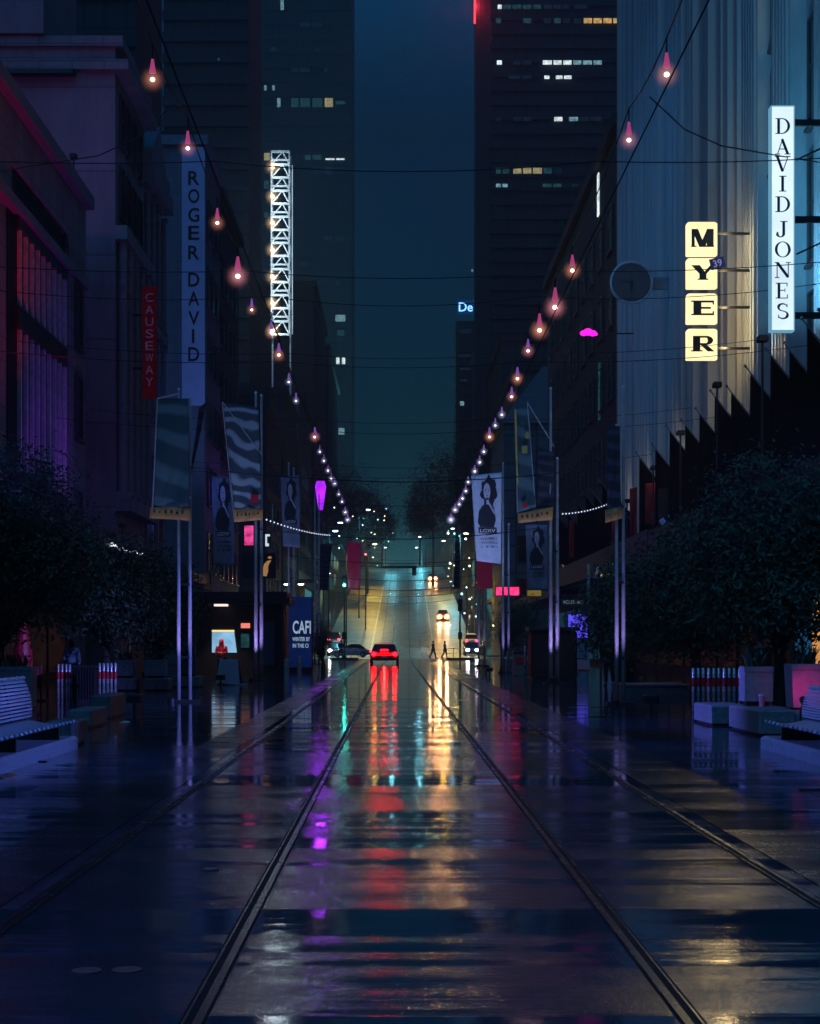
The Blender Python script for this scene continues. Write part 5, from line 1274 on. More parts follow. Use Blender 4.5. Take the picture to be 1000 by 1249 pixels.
# left group
a = W(70, 0, 42); c = W(142, 0, 42)
slat_barrier('steel barrier posts with red bands left of the dark slatted bin, left pavement', W(70, 0, 44).x, W(86, 0, 44).x, 44, 1.06, [(W(71, 0, 44).x, W(85, 0, 44).x, 4)])
slat_barrier('steel barrier posts with red bands right of the dark slatted bin, left pavement', W(121, 0, 43).x, W(142, 0, 43).x, 43, 1.10, [(W(121.5, 0, 43).x, W(140.5, 0, 43).x, 5)])
t = thing('slatted_bin', 'dark slatted square bin between the red banded posts on the left', 'bin', (W(103, 0, 44.5).x, 44.5, 0))
xa, xb_ = W(89, 0, 44.5).x, W(118, 0, 44.5).x
b = MB(); b.box(xa + .03, xb_ - .03, 44.3, 44.9, .12, .92); b.build('liner', M_BLACK, t)
b = MB()
for k in range(9):
    x = xa + (xb_ - xa - .04) * k / 8; b.box(x, x + .04, 44.24, 44.28, .1, .96)
b.build('slats', M_DKMET, t)
b = MB(); b.box(xa - .02, xb_ + .02, 44.2, 45.0, .96, 1.02); b.box(xa, xb_, 44.22, 44.98, 0, .1); b.build('lid', M_DKMET, t)
planter('violet grey planter right beside the left red banded posts', W(153, 0, 56).x, 56, .42, .62, .62, .62, M_TUBV)
planter('violet grey planter on the left, second from the red banded posts', W(190.5, 0, 56).x, 56, .42, .70, .70, .62, M_TUBV)
planter('small dark tub on the left between the second planter and the folding board', W(230, 0, 60).x, 60, .40, .62, .62, .62, M_BLUESTONE)
block('pale stone block under the first left planter', W(143, 0, 55.6).x, W(166, 0, 55.6).x, 55.4, 56.6, .42)
block('pale stone block under the second left planter', W(176, 0, 55.6).x, W(206, 0, 55.6).x, 55.4, 56.6, .42)
block('small stone block under the dark left tub', W(207, 0, 59.5).x, W(244, 0, 59.5).x, 59.3, 60.7, .40)
block('rough stone block in front of the dark slatted bin on the left', W(92, 0, 32).x, W(120, 0, 32).x, 31.2, 33, .36)
block('long low stone block in front of the left red banded posts', W(118, 0, 36).x, W(142, 0, 36).x, 35.2, 37.2, .5, M_BLUESTONE)
block('rounded violet stone block at the far end of the left bench', W(58, 0, 26).x, W(93, 0, 26).x, 25.75, 27, .40, M_BLUESTONE)
planter('pale planter behind the left bench back', W(18, 0, 40).x, 40, 0, .95, .7, 1.05, M_TUBV, .05)
t = thing('cafe_umbrella', 'folded crimson umbrella behind the left bench', 'umbrella', (W(28, 0, 47).x, 47, 0))
p = W(28, 0, 47)
b = MB(); b.tube([(p.x, 47, .5), (p.x, 47, 1.4), (p.x, 47, 2.1), (p.x, 47, 2.3)], [.30, .26, .12, .02], 12); b.build('canopy', M_JRED, t)
b = MB(); b.cyl((p.x, 47, 0), .03, .5, 8); b.cyl((p.x, 47, 0), .28, .08, 16); b.build('stand', M_DKMET, t)
t = thing('reserve_barrier', 'low crimson fabric barrier behind the left bench', 'barrier', (W(36, 0, 46).x, 46, 0))
q0, q1 = W(24, 0, 46).x, W(50, 0, 46).x
b = MB(); b.box(q0, q1, 46, 46.03, .35, .95); b.build('panel', mat('crimson_screen', (0.4, 0.015, 0.05), 0.6), t)
b = MB(); b.cyl((q0, 46, 0), .03, 1.0, 8); b.cyl((q1, 46, 0), .03, 1.0, 8); b.cyl((q0, 46, 0), .18, .04, 12); b.cyl((q1, 46, 0), .18, .04, 12); b.build('post', M_DKMET, t)
# right group
slat_barrier('steel barrier posts with red bands on the right pavement', W(845, 0, 36).x, W(903, 0, 36).x, 36, 1.08, [(W(845.5, 0, 36).x, W(902, 0, 36).x, 10)])
block('long pale stone block below the right red banded posts', W(857, 0, 33).x, W(905, 0, 33).x, 32.2, 34, .40)
block('long stone block under the violet planter on the right', W(905, 0, 30).x, W(958, 0, 30).x, 28.6, 31.2, .46)
planter('violet grey square planter on the right stone block', W(922, 0, 30.6).x, 30.6, .47, .52, .5, .72, M_TUBV)
planter('tapered planter glowing magenta at the right edge', W(982, 0, 29).x, 29, .42, .62, .6, .84, mat('magenta_lit_tub', (0.45, 0.30, 0.45), 0.45, var=0.15, scale=10), .12)
block('stone block under the magenta planter at the right edge', W(962, 0, 29).x, W(1003, 0, 29).x, 28.4, 29.8, .42)
t = thing('spot_stake', 'small magenta lamp beside the tapered planter at the right edge', 'lamp', (W(985, 0, 27.6).x, 27.6, .0))
p = W(985, 858, 27.6)
b = MB(); b.tube([(p.x - .12, 27.6, 0), (p.x - .12, 27.6, p.z - .1), (p.x - .06, 27.6, p.z)], .018, 6); b.build('stem', M_BLACK, t)
b = MB(); b.tube([(p.x - .06, 27.55, p.z - .03), (p.x - .02, 27.85, p.z + .06)], [.05, .06], 10); b.build('head', M_BLACK, t)
lamp('magenta_spot', (p.x, 27.95, p.z + .12), lin('#ff2fa0'), 11, .05, t, 'SPOT', (W(984, 842, 28.7).x, 28.72, W(984, 842, 28.7).z), 70, .9)
for k, (x, y, Y, lab) in enumerate(((929, 857, 30.2, 'tiny pink white cup on the stone block before the violet planter'), (175, 815, 55.8, 'tiny red cup between the two left planters'))):
    p = W(x, y, Y); t = thing('cup', lab, 'cup', (p.x, Y, .46 if k == 0 else .43))
    z = .46 if k == 0 else .43
    b = MB(); b.cyl((p.x, Y - .0, z), .045, .2, 12, .06); b.build('body', mat('cup_pink', (.6, .25, .4), .4) if k == 0 else M_REDB, t); b = MB(); b.cyl((p.x, Y, z + .2), .062, .025, 12); b.build('lid', M_WHITEP, t)
# litter on the wet paving
for x, y, w, lab, m in ((152, 882, .09, 'small white scrap lying on the left paving before the planters', M_WHITEP), (74, 917, .06, 'small pink scrap lying beside the left bench plinth', mat('pink_scrap', (.5, .25, .45), .5)), (8, 948, .10, 'small orange leaf lying on the left paving', mat('orange_leaf', (.4, .10, .04), .6))):
    Y = F_PX * CAMZ / (y - HY); p = W(x, y, Y); s = MB(); s.grid(lambda u, v: (p.x + (u - .5) * w * 2.2, Y + (v - .5) * w * 3, .012 + .03 * math.sin(u * 3) * v), 4, 4, (0, 0, .003)); tag(s.build('paper_scrap' if 'scrap' in lab else 'fallen_leaf', m), lab, 'litter')

# folding board
t = thing('folding_board', 'grey folding advertising board standing under the twin poles on the left', 'sandwich board', (W(280, 0, 63).x, 63, 0))
xa, xb_ = W(264, 0, 63).x, W(298, 0, 63).x
b = MB(); b.add([(xa, 62.7, .08), (xb_ - .15, 62.7, .02), (xb_ - .25, 63.05, .98), (xa + .12, 63.05, 1.0), (xa, 62.74, .08), (xb_ - .15, 62.74, .02), (xb_ - .25, 63.09, .98), (xa + .12, 63.09, 1.0)], [(0, 1, 2, 3), (7, 6, 5, 4), (0, 4, 5, 1), (1, 5, 6, 2), (2, 6, 7, 3), (3, 7, 4, 0)]); b.build('front_leaf', M_TUBV, t)
b = MB(); b.add([(xa + .12, 63.1, 1.0), (xb_ - .25, 63.1, .98), (xb_ - .1, 63.5, .02), (xa, 63.5, .02)], [(0, 1, 2, 3)]); b.build('rear_leaf', M_DKMET, t)
b = MB(); b.bbox(xb_ - .35, xb_ + .15, 62.5, 62.9, 0, .05, .01); b.build('weight', M_TUBV, t)
# bollards
for x, y, lab in ((349.5, 829, 'pale violet bollard right of the thick left twin poles'), (365, 822, 'short dark bollard right of the pale violet bollard')):
    Y = F_PX * CAMZ / (y - HY); p = W(x, y, Y); t = thing('bollard', lab, 'bollard', (p.x, Y, 0))
    b = MB(); b.cyl((p.x, Y, 0), .12, .85, 14, .11); b.ball((p.x, Y, .85), .11, .11, .07); b.build('post', M_POLE if 'pale' in lab else M_DKMET, t); b = MB(); b.cyl((p.x, Y, .62), .125, .08, 14); b.build('band', M_STEELP, t)

# black poster kiosk on the left
Y = 74
t = thing('poster_kiosk', 'black flat roofed kiosk with a lit poster window, left of the tracks', 'kiosk', (W(292, 0, Y).x, Y, 0))
xa, xb_ = W(238, 0, Y).x, W(348, 0, Y).x
b = MB(); b.box(xa - .4, xb_ + .25, Y - .8, Y + 3.0, 3.35, 3.62); b.box(xa - .2, xb_ + .1, Y - .5, Y + 2.6, 3.62, 3.9); b.build('roof', M_BLACK, t)
b = MB(); b.box(xa, xb_, Y + .4, Y + 2.4, 0, 3.35); b.build('body', M_BLACK, t)
p, q = W(257.5, 796, Y), W(288, 771, Y)
b = MB(); b.add([(p.x, Y + .34, p.z), (q.x, Y + .34, p.z), (q.x - .12, Y + .34, q.z), (p.x, Y + .34, q.z)], [(0, 1, 2, 3)]); b.build('lit_poster', emat('poster_blue_white', lin('#8fc4ea'), 1.0, 0.35, 1.6), t)
b = MB(); b.box(p.x, q.x - .12, Y + .3, Y + .37, q.z + .01, q.z + .1); b.build('poster_light', emat('poster_strip', lin('#ffe2a0'), 1.0), t)
p, q = W(293, 766, Y), W(304, 760, Y)
b = MB(); b.box(p.x, q.x, Y + .3, Y + .38, p.z, q.z); b.build('small_sign', emat('salmon_panel', lin('#ff8a78'), 0.9), t)
p, q = W(293, 790, Y), W(303, 773, Y)
b = MB(); b.box(p.x, q.x, Y + .3, Y + .38, p.z, q.z); b.build('side_poster', emat('green_poster', lin('#2e5f66'), 0.5, 0.6, 4), t)
for x in (xa + .05, xb_ - .05):
    b = MB(); b.box(x - .06, x + .06, Y - .7, Y - .58, 0, 3.35); b.build('post', M_DKMET, t)
b = MB(); b.box(W(320, 0, Y).x, W(334, 0, Y).x, Y + .3, Y + .38, .6, 2.6); b.build('blue_panel', mat('blue_panel', (0.03, 0.08, 0.16), 0.3), t)
b = MB(); b.bbox(-8.1, -7.5, 72.75 + .5, 73.2 + .5, 3.25, 3.345, .02); b.build('fill_panel', emat('fill_panel_glow', lin('#ffe0d8'), 1.2), t)  # glowing panel and lamp added to brighten the red raincoat
lamp('fill_lamp', (-7.8, 72.6, 3.15), lin('#ffd8d0'), 150, .15, t, 'SPOT', (-7.75, 73.2, 1.0), 80, .8)
# blue advertising board
Y = 90
t = thing('advertising_board', 'tall deep blue advertising board with white lettering beside the kiosk', 'advertising board', (W(366, 0, Y).x, Y, 0))
p, q = W(352, 822, Y), W(380, 728, Y)
b = MB(); b.box(p.x, q.x, Y, Y + .35, .25, q.z); b.build('panel', emat('deep_blue_board', lin('#122a6b'), 0.42, 0.35, 0.7), t)
b = MB(); b.box(p.x - .06, q.x + .06, Y + .02, Y + .33, 0, .249); b.box(p.x - .06, p.x - .002, Y - .03, Y + .36, .25, q.z + .06); b.box(q.x + .002, q.x + .06, Y - .03, Y + .36, .25, q.z + .06); b.build('frame', M_BLACK, t)
b = MB()
for s_, x0, x1, y0, y1 in (('CAFI', 357, 379, 757, 773), ('WINTER BY', 356.5, 378, 777, 782), ('IN THE CI', 357, 376, 785, 790)):
    a, c = W(x0, y1, Y - .02), W(x1, y0, Y - .02); b = MB(); put_letters(b, s_, a.x, c.x, a.z, c.z, Y - .012, .02); b.build('lettering', emat('board_letters', lin('#b9d3f0'), 0.55), t)
# black kiosk on the right
Y = 73
t = thing('news_kiosk', 'black box kiosk standing behind the thick right twin poles', 'kiosk', (W(678, 0, Y).x, Y, 0))
xa, xb_ = W(648, 0, Y).x, W(704, 0, Y).x
b = MB(); b.bbox(xa, xb_, Y, Y + 2, .1, 2.15, .08); b.build('body', M_BLACK, t)
b = MB(); b.bbox(xa - .12, xb_ + .12, Y - .12, Y + 2.1, 2.15, 2.32, .05); b.build('roof', M_DKMET, t)
b = MB(); b.box(xa + .1, xb_ - .1, Y - .02, Y - .002, .4, 1.9); b.build('shutter', mat('black_shutter', (0.02, 0.012, 0.016), 0.5, stretch=(1, 1, 8)), t)
b = MB(); b.box(xa + .05, xb_ - .05, Y + .05, Y + 1.9, 0, .1); b.build('foot', M_DKMET, t)
b = MB(); b.tube([(xb_ + .1, Y + .3, 2.9), (xb_ + .1, Y + .3, 2.33)], .02, 6); b.build('aerial', M_DKMET, t)
# dark canopy with fin letters on the right
Y = 86
t = thing('dark_canopy', 'dark wedge shaped canopy with slanting cream letters on top, right pavement', 'canopy', (W(735, 0, Y).x, Y, 3))
p = W(694, 716, Y); q = W(775, 708, Y)
b = MB(); b.prism([(p.x, p.z), (q.x, q.z - .45), (q.x, q.z + .45), (p.x + .6, p.z + .14)], 'y', Y - .6, Y + 4); b.build('roof', M_BLACK, t)
b = MB(); b.box(W(716, 0, Y).x - .07, W(716, 0, Y).x + .07, Y - .62, Y - .5, 0, W(0, 688, Y).z); b.build('post', mat('pale_green_post', (.3, .42, .42), .4), t)
b = MB(); r0, r1 = W(716, 706, Y), W(752, 703, Y); b.box(r0.x, r1.x, Y - .6, Y - .5, r0.z, r0.z + .09); b.build('letter_rail', mat('pale_green_rail', (.3, .4, .38), .4), t)
for k, x in enumerate((725, 732, 739, 746)):
    a = W(x, 703, Y - .55); b = MB(); b.add([(a.x, Y - .56, a.z), (a.x + .14, Y - .56, a.z), (a.x + .26, Y - .56, a.z + .48), (a.x + .12, Y - .56, a.z + .48)], [(0, 1, 2, 3)]); b.build('letter', emat('cream_fin', lin('#cdb98a'), 0.6) if k else emat('grey_fin', lin('#4a5a7a'), 0.5), t)
# road side pieces on the right pavement
t = thing('cafe_chair', 'pale cafe chair with a red cushion right of the black kiosk', 'chair', (W(712, 0, 68).x, 68, 0)); p = W(712, 0, 68)
b = MB(); b.bbox(p.x - .24, p.x + .24, 67.8, 68.25, .44, .52, .03); b.build('seat', M_REDB, t)
b = MB(); b.grid(lambda u, v: (p.x - .24 + .48 * u, 68.25 + .06 * v, .5 + .42 * v), 4, 4, (0, .03, 0)); b.build('backrest', M_TUBV, t)
for dx in (-.2, .2):
    for dy in (-.16, .2):
        b = MB(); b.tube([(p.x + dx, 68 + dy, .44), (p.x + dx * 1.15, 68 + dy * 1.2, 0)], .016, 6); b.build('leg', M_STEELP, t)
slat_barrier('row of dim blue grey fence posts left of the black kiosk', W(638, 0, 76).x, W(656, 0, 76).x, 76, 1.5, [(W(640, 0, 76).x, W(654, 0, 76).x, 4)], False, group=None)
t = thing('waste_bin', 'dim red and grey waste bin left of the thick right poles', 'bin', (W(633, 0, 80).x, 80, 0)); p = W(634, 0, 80)
b = MB(); b.bbox(p.x - .32, p.x + .32, 79.8, 80.4, .05, 1.1, .05); b.build('body', M_BLUESTONE, t); b = MB(); b.box(p.x - .2, p.x + .2, 79.77, 79.797, .55, .9); b.build('flap', M_REDB, t); b = MB(); b.bbox(p.x - .35, p.x + .35, 79.76, 80.44, 1.1, 1.2, .04); b.build('lid', M_DKMET, t)
t = thing('flat_plinth', 'dark low stone ledge with a faint pink edge under the right trees', 'stone ledge', (W(800, 0, 52).x, 52, 0))
xa, xb_ = W(757, 0, 52).x, W(836, 0, 52).x
b = MB(); b.bbox(xa, xb_, 51.5, 54, 0, .32, .03); b.build('body', M_BLUESTONE, t); b = MB(); b.box(xa, xb_, 51.46, 51.497, .27, .31); b.build('edge_strip', mat('pink_granite', (.3, .18, .2), .4), t)
# pale green posts before the left kerb
# ================================================================== crossing furniture
def railing(label, x0, x1, Y):
    t = thing('crossing_rail', label, 'railing', ((x0 + x1) / 2, Y, 0), 'railings at the crossing')
    b = MB(); b.box(x0, x1, Y, Y + .5, 0, .16); b.build('kerb', M_BLACK, t)
    b = MB(); b.tube([(x0, Y + .2, 1.05), (x1, Y + .2, 1.05)], .03, 8); b.tube([(x0, Y + .2, .55), (x1, Y + .2, .55)], .02, 8); b.build('rail', M_STEELP, t)
    n_ = 4
    for k in range(n_ + 1):
        x = x0 + (x1 - x0) * k / n_; b = MB(); b.cyl((x, Y + .2, .16), .028, .9, 8); b.build('post', M_STEELP, t)
railing('low railing on a dark kerb left of the red car', W(402, 0, 154).x, W(437, 0, 154).x, 154)
railing('low railing on a dark kerb right of the crossing pedestrians', W(545, 0, 154).x, W(578, 0, 154).x, 154)
def signal(label, x, y0, Y, lens, on, arm=0):
    p = W(x, y0, Y); t = thing('traffic_light', label, 'traffic light', (p.x, Y, 0), 'traffic lights at the crossing')
    b = MB(); b.tube([(p.x, Y, 0), (p.x, Y, p.z + .5)], [.09, .07], 10); b.build('pole', M_DKMET, t)
    for dx in ((0,) if not arm else (0,)):
        b = MB(); b.bbox(p.x - .22, p.x + .22, Y - .3, Y - .08, p.z - .45, p.z + .75, .04); hd = b.build('head', M_BLACK, t)
        for i, c in enumerate(('red', 'amber', 'green')):
            z = p.z + .55 - .37 * i; b = MB(); b.ball((p.x, Y - .31, z), .13, .03, .13, 12, 8)
            b.build('lens', lens if i == on else mat('dark_lens', (.02, .02, .02), .2), hd)
    b = MB(); b.bbox(p.x - .2, p.x + .2, Y - .25, Y - .07, 1.9, 2.6, .03); b.build('pedestrian_head', M_BLACK, t)
    return t, p
E_GREEN = emat('signal_teal', (0.08, 1.0, 0.72), 22); E_RED = emat('signal_red', (1.0, 0.05, 0.08), 12)
t, p = signal('traffic light showing bright teal green left of the tracks', 420, 711.5, 157, E_GREEN, 2)
lamp('signal_glow', (p.x, 156.2, p.z - .2), (0.05, 1.0, 0.75), 40, .14, t)
signal('dark traffic light standing right of the tracks at the crossing', 561, 740, 157.5, E_RED, 9)
t, p = signal('small traffic light showing red far up the hill on the left', 446, 681, 232, E_RED, 0)

# ================================================================== cars
M_CHEAD = emat('headlight_on', (1.0, 0.36, 0.11), 150); M_CHEADW = emat('headlight_white', (0.8, 0.92, 1.0), 24); M_CTAIL = emat('tail_light_on', (1.0, 0.002, 0.005), 26); M_CTAILD = emat('tail_light_dim', (1.0, 0.06, 0.1), 5)
M_TINT = mat('car_glass', (0.008, 0.010, 0.014), 0.06, bump=0)
M_PLATE = mat('number_plate', (0.6, 0.6, 0.55), 0.4)
def car(label, loc, rz, paint, head=None, tail=None, group='cars', L=4.4, Wd=1.78, H=1.46, slope=0.0):
    t = thing('car', label, 'car', loc, group, 0); t.rotation_euler = (slope, 0, rz)
    hl, hw = L / 2, Wd / 2
    def add(mb, name, m, parent=t, smooth=False):
        o = mb.build(name, m); o.parent = parent; return o
    # lofted lower body: (y, half width, z bottom, z top)
    S = [(-hl, .72, .38, .62), (-hl + .12, .84, .28, .80), (-hl + .5, .94, .24, .92), (-hl + 1.1, 1.0, .22, .96), (0, 1.0, .21, .94), (hl - 1.4, 1.0, .22, .92), (hl - .6, .96, .24, .82), (hl - .12, .86, .28, .70), (hl, .74, .36, .58)]
    b = MB(); vs = []; nn = 10
    for y, w, z0, z1 in S:
        w *= hw
        for px, pz in ((-.9, 0), (-1, .3), (-1, .62), (-.94, .88), (-.75, 1), (.75, 1), (.94, .88), (1, .62), (1, .3), (.9, 0)): vs.append((px * w, y, z0 + pz * (z1 - z0)))
    fs = [(i * nn + j, i * nn + (j + 1) % nn, (i + 1) * nn + (j + 1) % nn, (i + 1) * nn + j) for i in range(len(S) - 1) for j in range(nn)] + [tuple(range(nn)), tuple((len(S) - 1) * nn + j for j in range(nn - 1, -1, -1))]
    b.add(vs, fs); add(b, 'body', paint)
    b = MB(); G = [(-hl + .55, .80, .93, .95), (-hl + 1.15, .74, .93, H - .05), (-.2, .74, .93, H), (hl - 2.2, .74, .92, H - .06), (hl - 1.25, .82, .90, .93)]
    vs = []
    for y, w, z0, z1 in G:
        for px, pz in ((-1.12, 0), (-1.0, .9), (-.86, 1), (.86, 1), (1.0, .9), (1.12, 0)): vs.append((px * w * hw, y, z0 + pz * (z1 - z0)))
    fs = [(i * 6 + j, i * 6 + (j + 1) % 6, (i + 1) * 6 + (j + 1) % 6, (i + 1) * 6 + j) for i in range(len(G) - 1) for j in range(6)] + [tuple(range(6)), tuple(24 + j for j in range(5, -1, -1))]
    b.add(vs, fs); add(b, 'glasshouse', M_TINT)
    b = MB(); b.add([(sx * .70 * hw, y, z) for y, z in ((-hl + 1.1, H - .035), (-.2, H + .02), (hl - 2.2, H - .04)) for sx in (-1, 1)] + [(sx * .60 * hw, y, z) for y, z in ((-hl + 1.1, H - .0), (-.2, H + .045), (hl - 2.2, H - .015)) for sx in (-1, 1)], [(0, 1, 3, 2), (2, 3, 5, 4), (6, 8, 9, 7), (8, 10, 11, 9), (0, 2, 8, 6), (2, 4, 10, 8), (1, 7, 9, 3), (3, 9, 11, 5), (0, 6, 7, 1), (4, 5, 11, 10)]); add(b, 'roof', paint)
    for sx in (-1, 1):
        for y in (-hl + .82, hl - .85):
            b = MB(); xw = sx * (hw - .1); b.tube([(xw - .1, y, .32), (xw + .1, y, .32)], .32, 18); w_ = add(b, 'wheel', M_TYRE); b = MB(); b.tube([(xw + sx * .085, y, .32), (xw + sx * .108, y, .32)], .2, 12); r_ = b.build('rim', M_STEELP); r_.parent = w_
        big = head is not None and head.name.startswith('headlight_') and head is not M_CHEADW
        b = MB(); b.ball((sx * .60 * hw, hl - .05, .68), .52 if big else .22, .10, .48 if big else .16, 18, 12); hd = add(b, 'headlight', emat('headlight_bloom', (1.0, 0.26, 0.08), 2.4) if big else (head or M_STEELP))  # big lens is an oversized amber disc standing in for headlight bloom
        if big:
            b = MB(); b.ball((sx * .60 * hw, hl + .02, .68), .24, .12, .22, 12, 8); bb = b.build('bulb', head); bb.parent = hd
        b = MB(); b.ball((sx * .72 * hw, -hl + .06, .72), .2, .10, .15, 12, 8); add(b, 'tail_light', tail or mat('tail_off', (.2, .01, .01), .3))
        b = MB(); b.ball((sx * (hw + .08), hl - 1.55, .98), .08, .06, .07, 8, 6); add(b, 'mirror', paint)
    b = MB(); b.box(-.26, .26, -hl - .015, -hl + .02, .44, .56); add(b, 'number_plate', M_PLATE)
    b = MB(); b.bbox(-hw * .8, hw * .8, -hl - .04, -hl + .1, .28, .42, .02); b.bbox(-hw * .8, hw * .8, hl - .1, hl + .04, .26, .42, .02); add(b, 'bumper', M_DKMET)
    if tail is M_CTAIL:
        b = MB(); b.box(-.3, .3, -hl + .50, -hl + .54, 1.0, 1.08); add(b, 'brake_light', M_CTAIL)
        b = MB(); b.box(-hw * .55, hw * .55, -hl - .03, -hl + .02, .60, .80); add(b, 'glow_bar', emat('glow_bar_red', (1.0, .004, .01), 1.6))  # made-up glowing bar, added to spread red glow across the rear
    return t
P_RED = mat('red_car_paint', (0.62, 0.012, 0.015), 0.3); P_SIL = mat('silver_car_paint', (0.42, 0.42, 0.43), 0.3, 0.4); P_BLK = mat('black_car_paint', (0.015, 0.015, 0.02), 0.2); P_WHT = mat('white_car_paint', (0.6, 0.6, 0.62), 0.3); P_BLU = mat('blue_car_paint', (0.03, 0.06, 0.12), 0.25)
t = car('red car with glowing tail lights driving away on the left track at the crossing', (-0.83, 127, 0), 0, P_RED, None, M_CTAIL, L=4.3, Wd=2.2, H=1.5)
lamp('tail_glow', (-.83, 124, .75), (1.0, .03, .03), 25, .1, None, 'SPOT', (-.83, 121, 0), 120, .8)
for sx in (-1, 1):
    l = lamp('tail_beam', (0, 0, 0), (1.0, .003, .006), 12, .12, None, 'SPOT', None, 90, .9); l.parent = t; l.location = (sx * .75, -2.4, .74); l.rotation_euler = (R(88), 0, R(180))
SC.objects['tail_glow'].parent = t; SC.objects['tail_glow'].location = (0, -2.9, .75)
def hill_car(label, x, Y, toward, paint, head=None, tail=None, off=0.0):
    X = (x - HX) * Y / F_PX
    return car(label, (X, Y, gz(Y) + off), math.pi if toward else 0, paint, head, tail, slope=math.atan((gz(Y + 2) - gz(Y - 2)) / 4) * (-1 if toward else 1))
a = hill_car('dark car coming down the hill with dazzling amber headlights, nearer one', 540, 247, True, P_BLK, M_CHEAD)
c = hill_car('dark car coming down the hill with amber headlights, farther one', 527.5, 333, True, P_BLK, emat('headlight_amber', (1.0, .33, .10), 80))
for o, pw in ((a, 600), (c, 400)):
    for sx in (-1, 1):
        l = lamp('headlight_beam', (0, 0, 0), (1.0, .42, .16), pw, .14, None, 'SPOT', None, 80, .9); l.parent = o; l.location = (sx * .55, 2.5, .68); l.rotation_euler = (R(88), 0, 0)
car('silver car crossing the street from the side behind the left railing', (W(427, 0, 176).x, 176, 0), R(90), P_SIL, M_CHEADW, M_CTAILD)
hill_car('dark car parked up the left kerb with red tail lights, highest one', 408, 214, False, P_BLK, None, M_CTAILD, 0)
hill_car('pale car parked up the left kerb below the red tail lights', 411, 198, False, P_WHT, None, None, 0)
hill_car('blue car on the left kerb with one white lamp showing', 409, 190, True, P_BLU, M_CHEADW, None, 0)
hill_car('pale car parked up the right kerb, upper one', 574, 212, False, P_WHT, None, M_CTAILD, 0)
hill_car('dark car parked up the right kerb, lower one with a white lamp', 575, 192, True, P_BLU, M_CHEADW, None, 0)

# ================================================================== street lights and small lights up the hill
M_SLAMP = emat('street_lamp_white', lin('#d8ecff'), 14); M_SWARM = emat('street_lamp_warm', lin('#ffe6a0'), 16)
def street_lamp(label, x, y, Y, warm, power, arm=1):
    p = W(x, y, Y); z0 = gz(Y)
    t = thing('street_lamp', label, 'street lamp', (p.x, Y, z0), 'street lamps up the hill')
    bx = p.x - 1.4 * arm
    b = MB(); b.tube([(bx, Y, z0), (bx, Y, p.z), (bx + .3 * arm, Y, p.z + .35), (p.x, Y, p.z + .3)], [.1, .07, .05, .05], 8); b.build('pole', M_DKMET, t)
    b = MB(); b.bbox(p.x - .35, p.x + .35, Y - .18, Y + .18, p.z + .08, p.z + .28, .04); b.build('head', M_DKMET, t)
    b = MB(); b.ball((p.x, Y, p.z + .04), .3, .2, .1, 12, 8); b.build('lens', M_SWARM if warm else M_SLAMP, t)
    if power: lamp('street_light', (p.x, Y, p.z - .15), lin('#ffcf48') if warm else lin('#62cfe2'), power, .2, t, 'SPOT', (p.x - (.8 if warm else -.5) * arm, Y - 4, gz(Y - 4)), 138, 1.0)
street_lamp('white street lamp highest on the left beside the crest trees', 449, 622, 250, False, 12000)
street_lamp('white street lamp on the left above the slate blue cloth', 409, 648, 190, False, 5000, 1)
street_lamp('white street lamp just left of the crimson cloth at the crossing', 415, 638, 200, False, 6000)
street_lamp('twin bright lamp low on the left behind the advertising board', 350, 713, 170, False, 500)
street_lamp('bright lamp low on the left right of the advertising board', 367, 713, 172, True, 500)
street_lamp('warm street lamp right of the hill road above the pale lane', 568, 651, 240, True, 4200, -1)
street_lamp('white street lamp right of the hill road nearest the crest', 552, 645, 290, False, 12000, -1)
street_lamp('warm street lamp left of the hill road over the yellow wet lane', 436, 668, 205, True, 5200)
street_lamp('warm street lamp left of the hill road beyond the crimson cloth', 457, 664, 262, True, 5600)
street_lamp('warm street lamp right of the hill road beside the dazzling car', 556, 690, 218, True, 4400, -1)
street_lamp('warm street lamp high on the hill left of the tracks, third of the warm ones', 456, 652, 315, True, 5600)
street_lamp('warm street lamp high on the hill right of the tracks, third of the warm ones', 541, 660, 300, True, 5000, -1)
street_lamp('pale street lamp at the top of the hill in the mist', 478, 650, 372, False, 5000)
street_lamp('pale street lamp at the top of the hill right of the tracks', 512, 655, 385, False, 5000, -1)
rn = random.Random(9)
b = MB(); b.ball((0, 0, 0), .085, nu=8, nv=6); mes = [b.mesh('bulb', emat('far_light_%d' % k, c, s_)) for k, (c, s_) in enumerate(((lin('#d6f0ff'), 5), (lin('#ffdca0'), 4), (lin('#9adfe0'), 3)))]
tr = thing('tree_lights', 'scatter of tiny white lights in the trees up the right side of the hill', 'fairy lights', (9, 230, gz(230)))
for k in range(46):
    Y = rn.uniform(190, 300); x = rn.uniform(546, 605); y = rn.uniform(640, 765); p = W(x, y, Y)
    if p.z > gz(Y) + .5: inst('bulb', mes[k % 3], tr, p - Vector((9, 230, gz(230))), scale=(1, 1, 1) if k % 4 else (1.8, 1.8, 1.8))
tr = thing('tree_lights', 'scatter of tiny white lights in the trees up the left side of the hill', 'fairy lights', (-8, 230, gz(230)))
for k in range(20):
    Y = rn.uniform(195, 300); x = rn.uniform(400, 478); y = rn.uniform(615, 700); p = W(x, y, Y)
    if p.z > gz(Y) + .5: inst('bulb', mes[k % 3], tr, p - Vector((-8, 230, gz(230))))

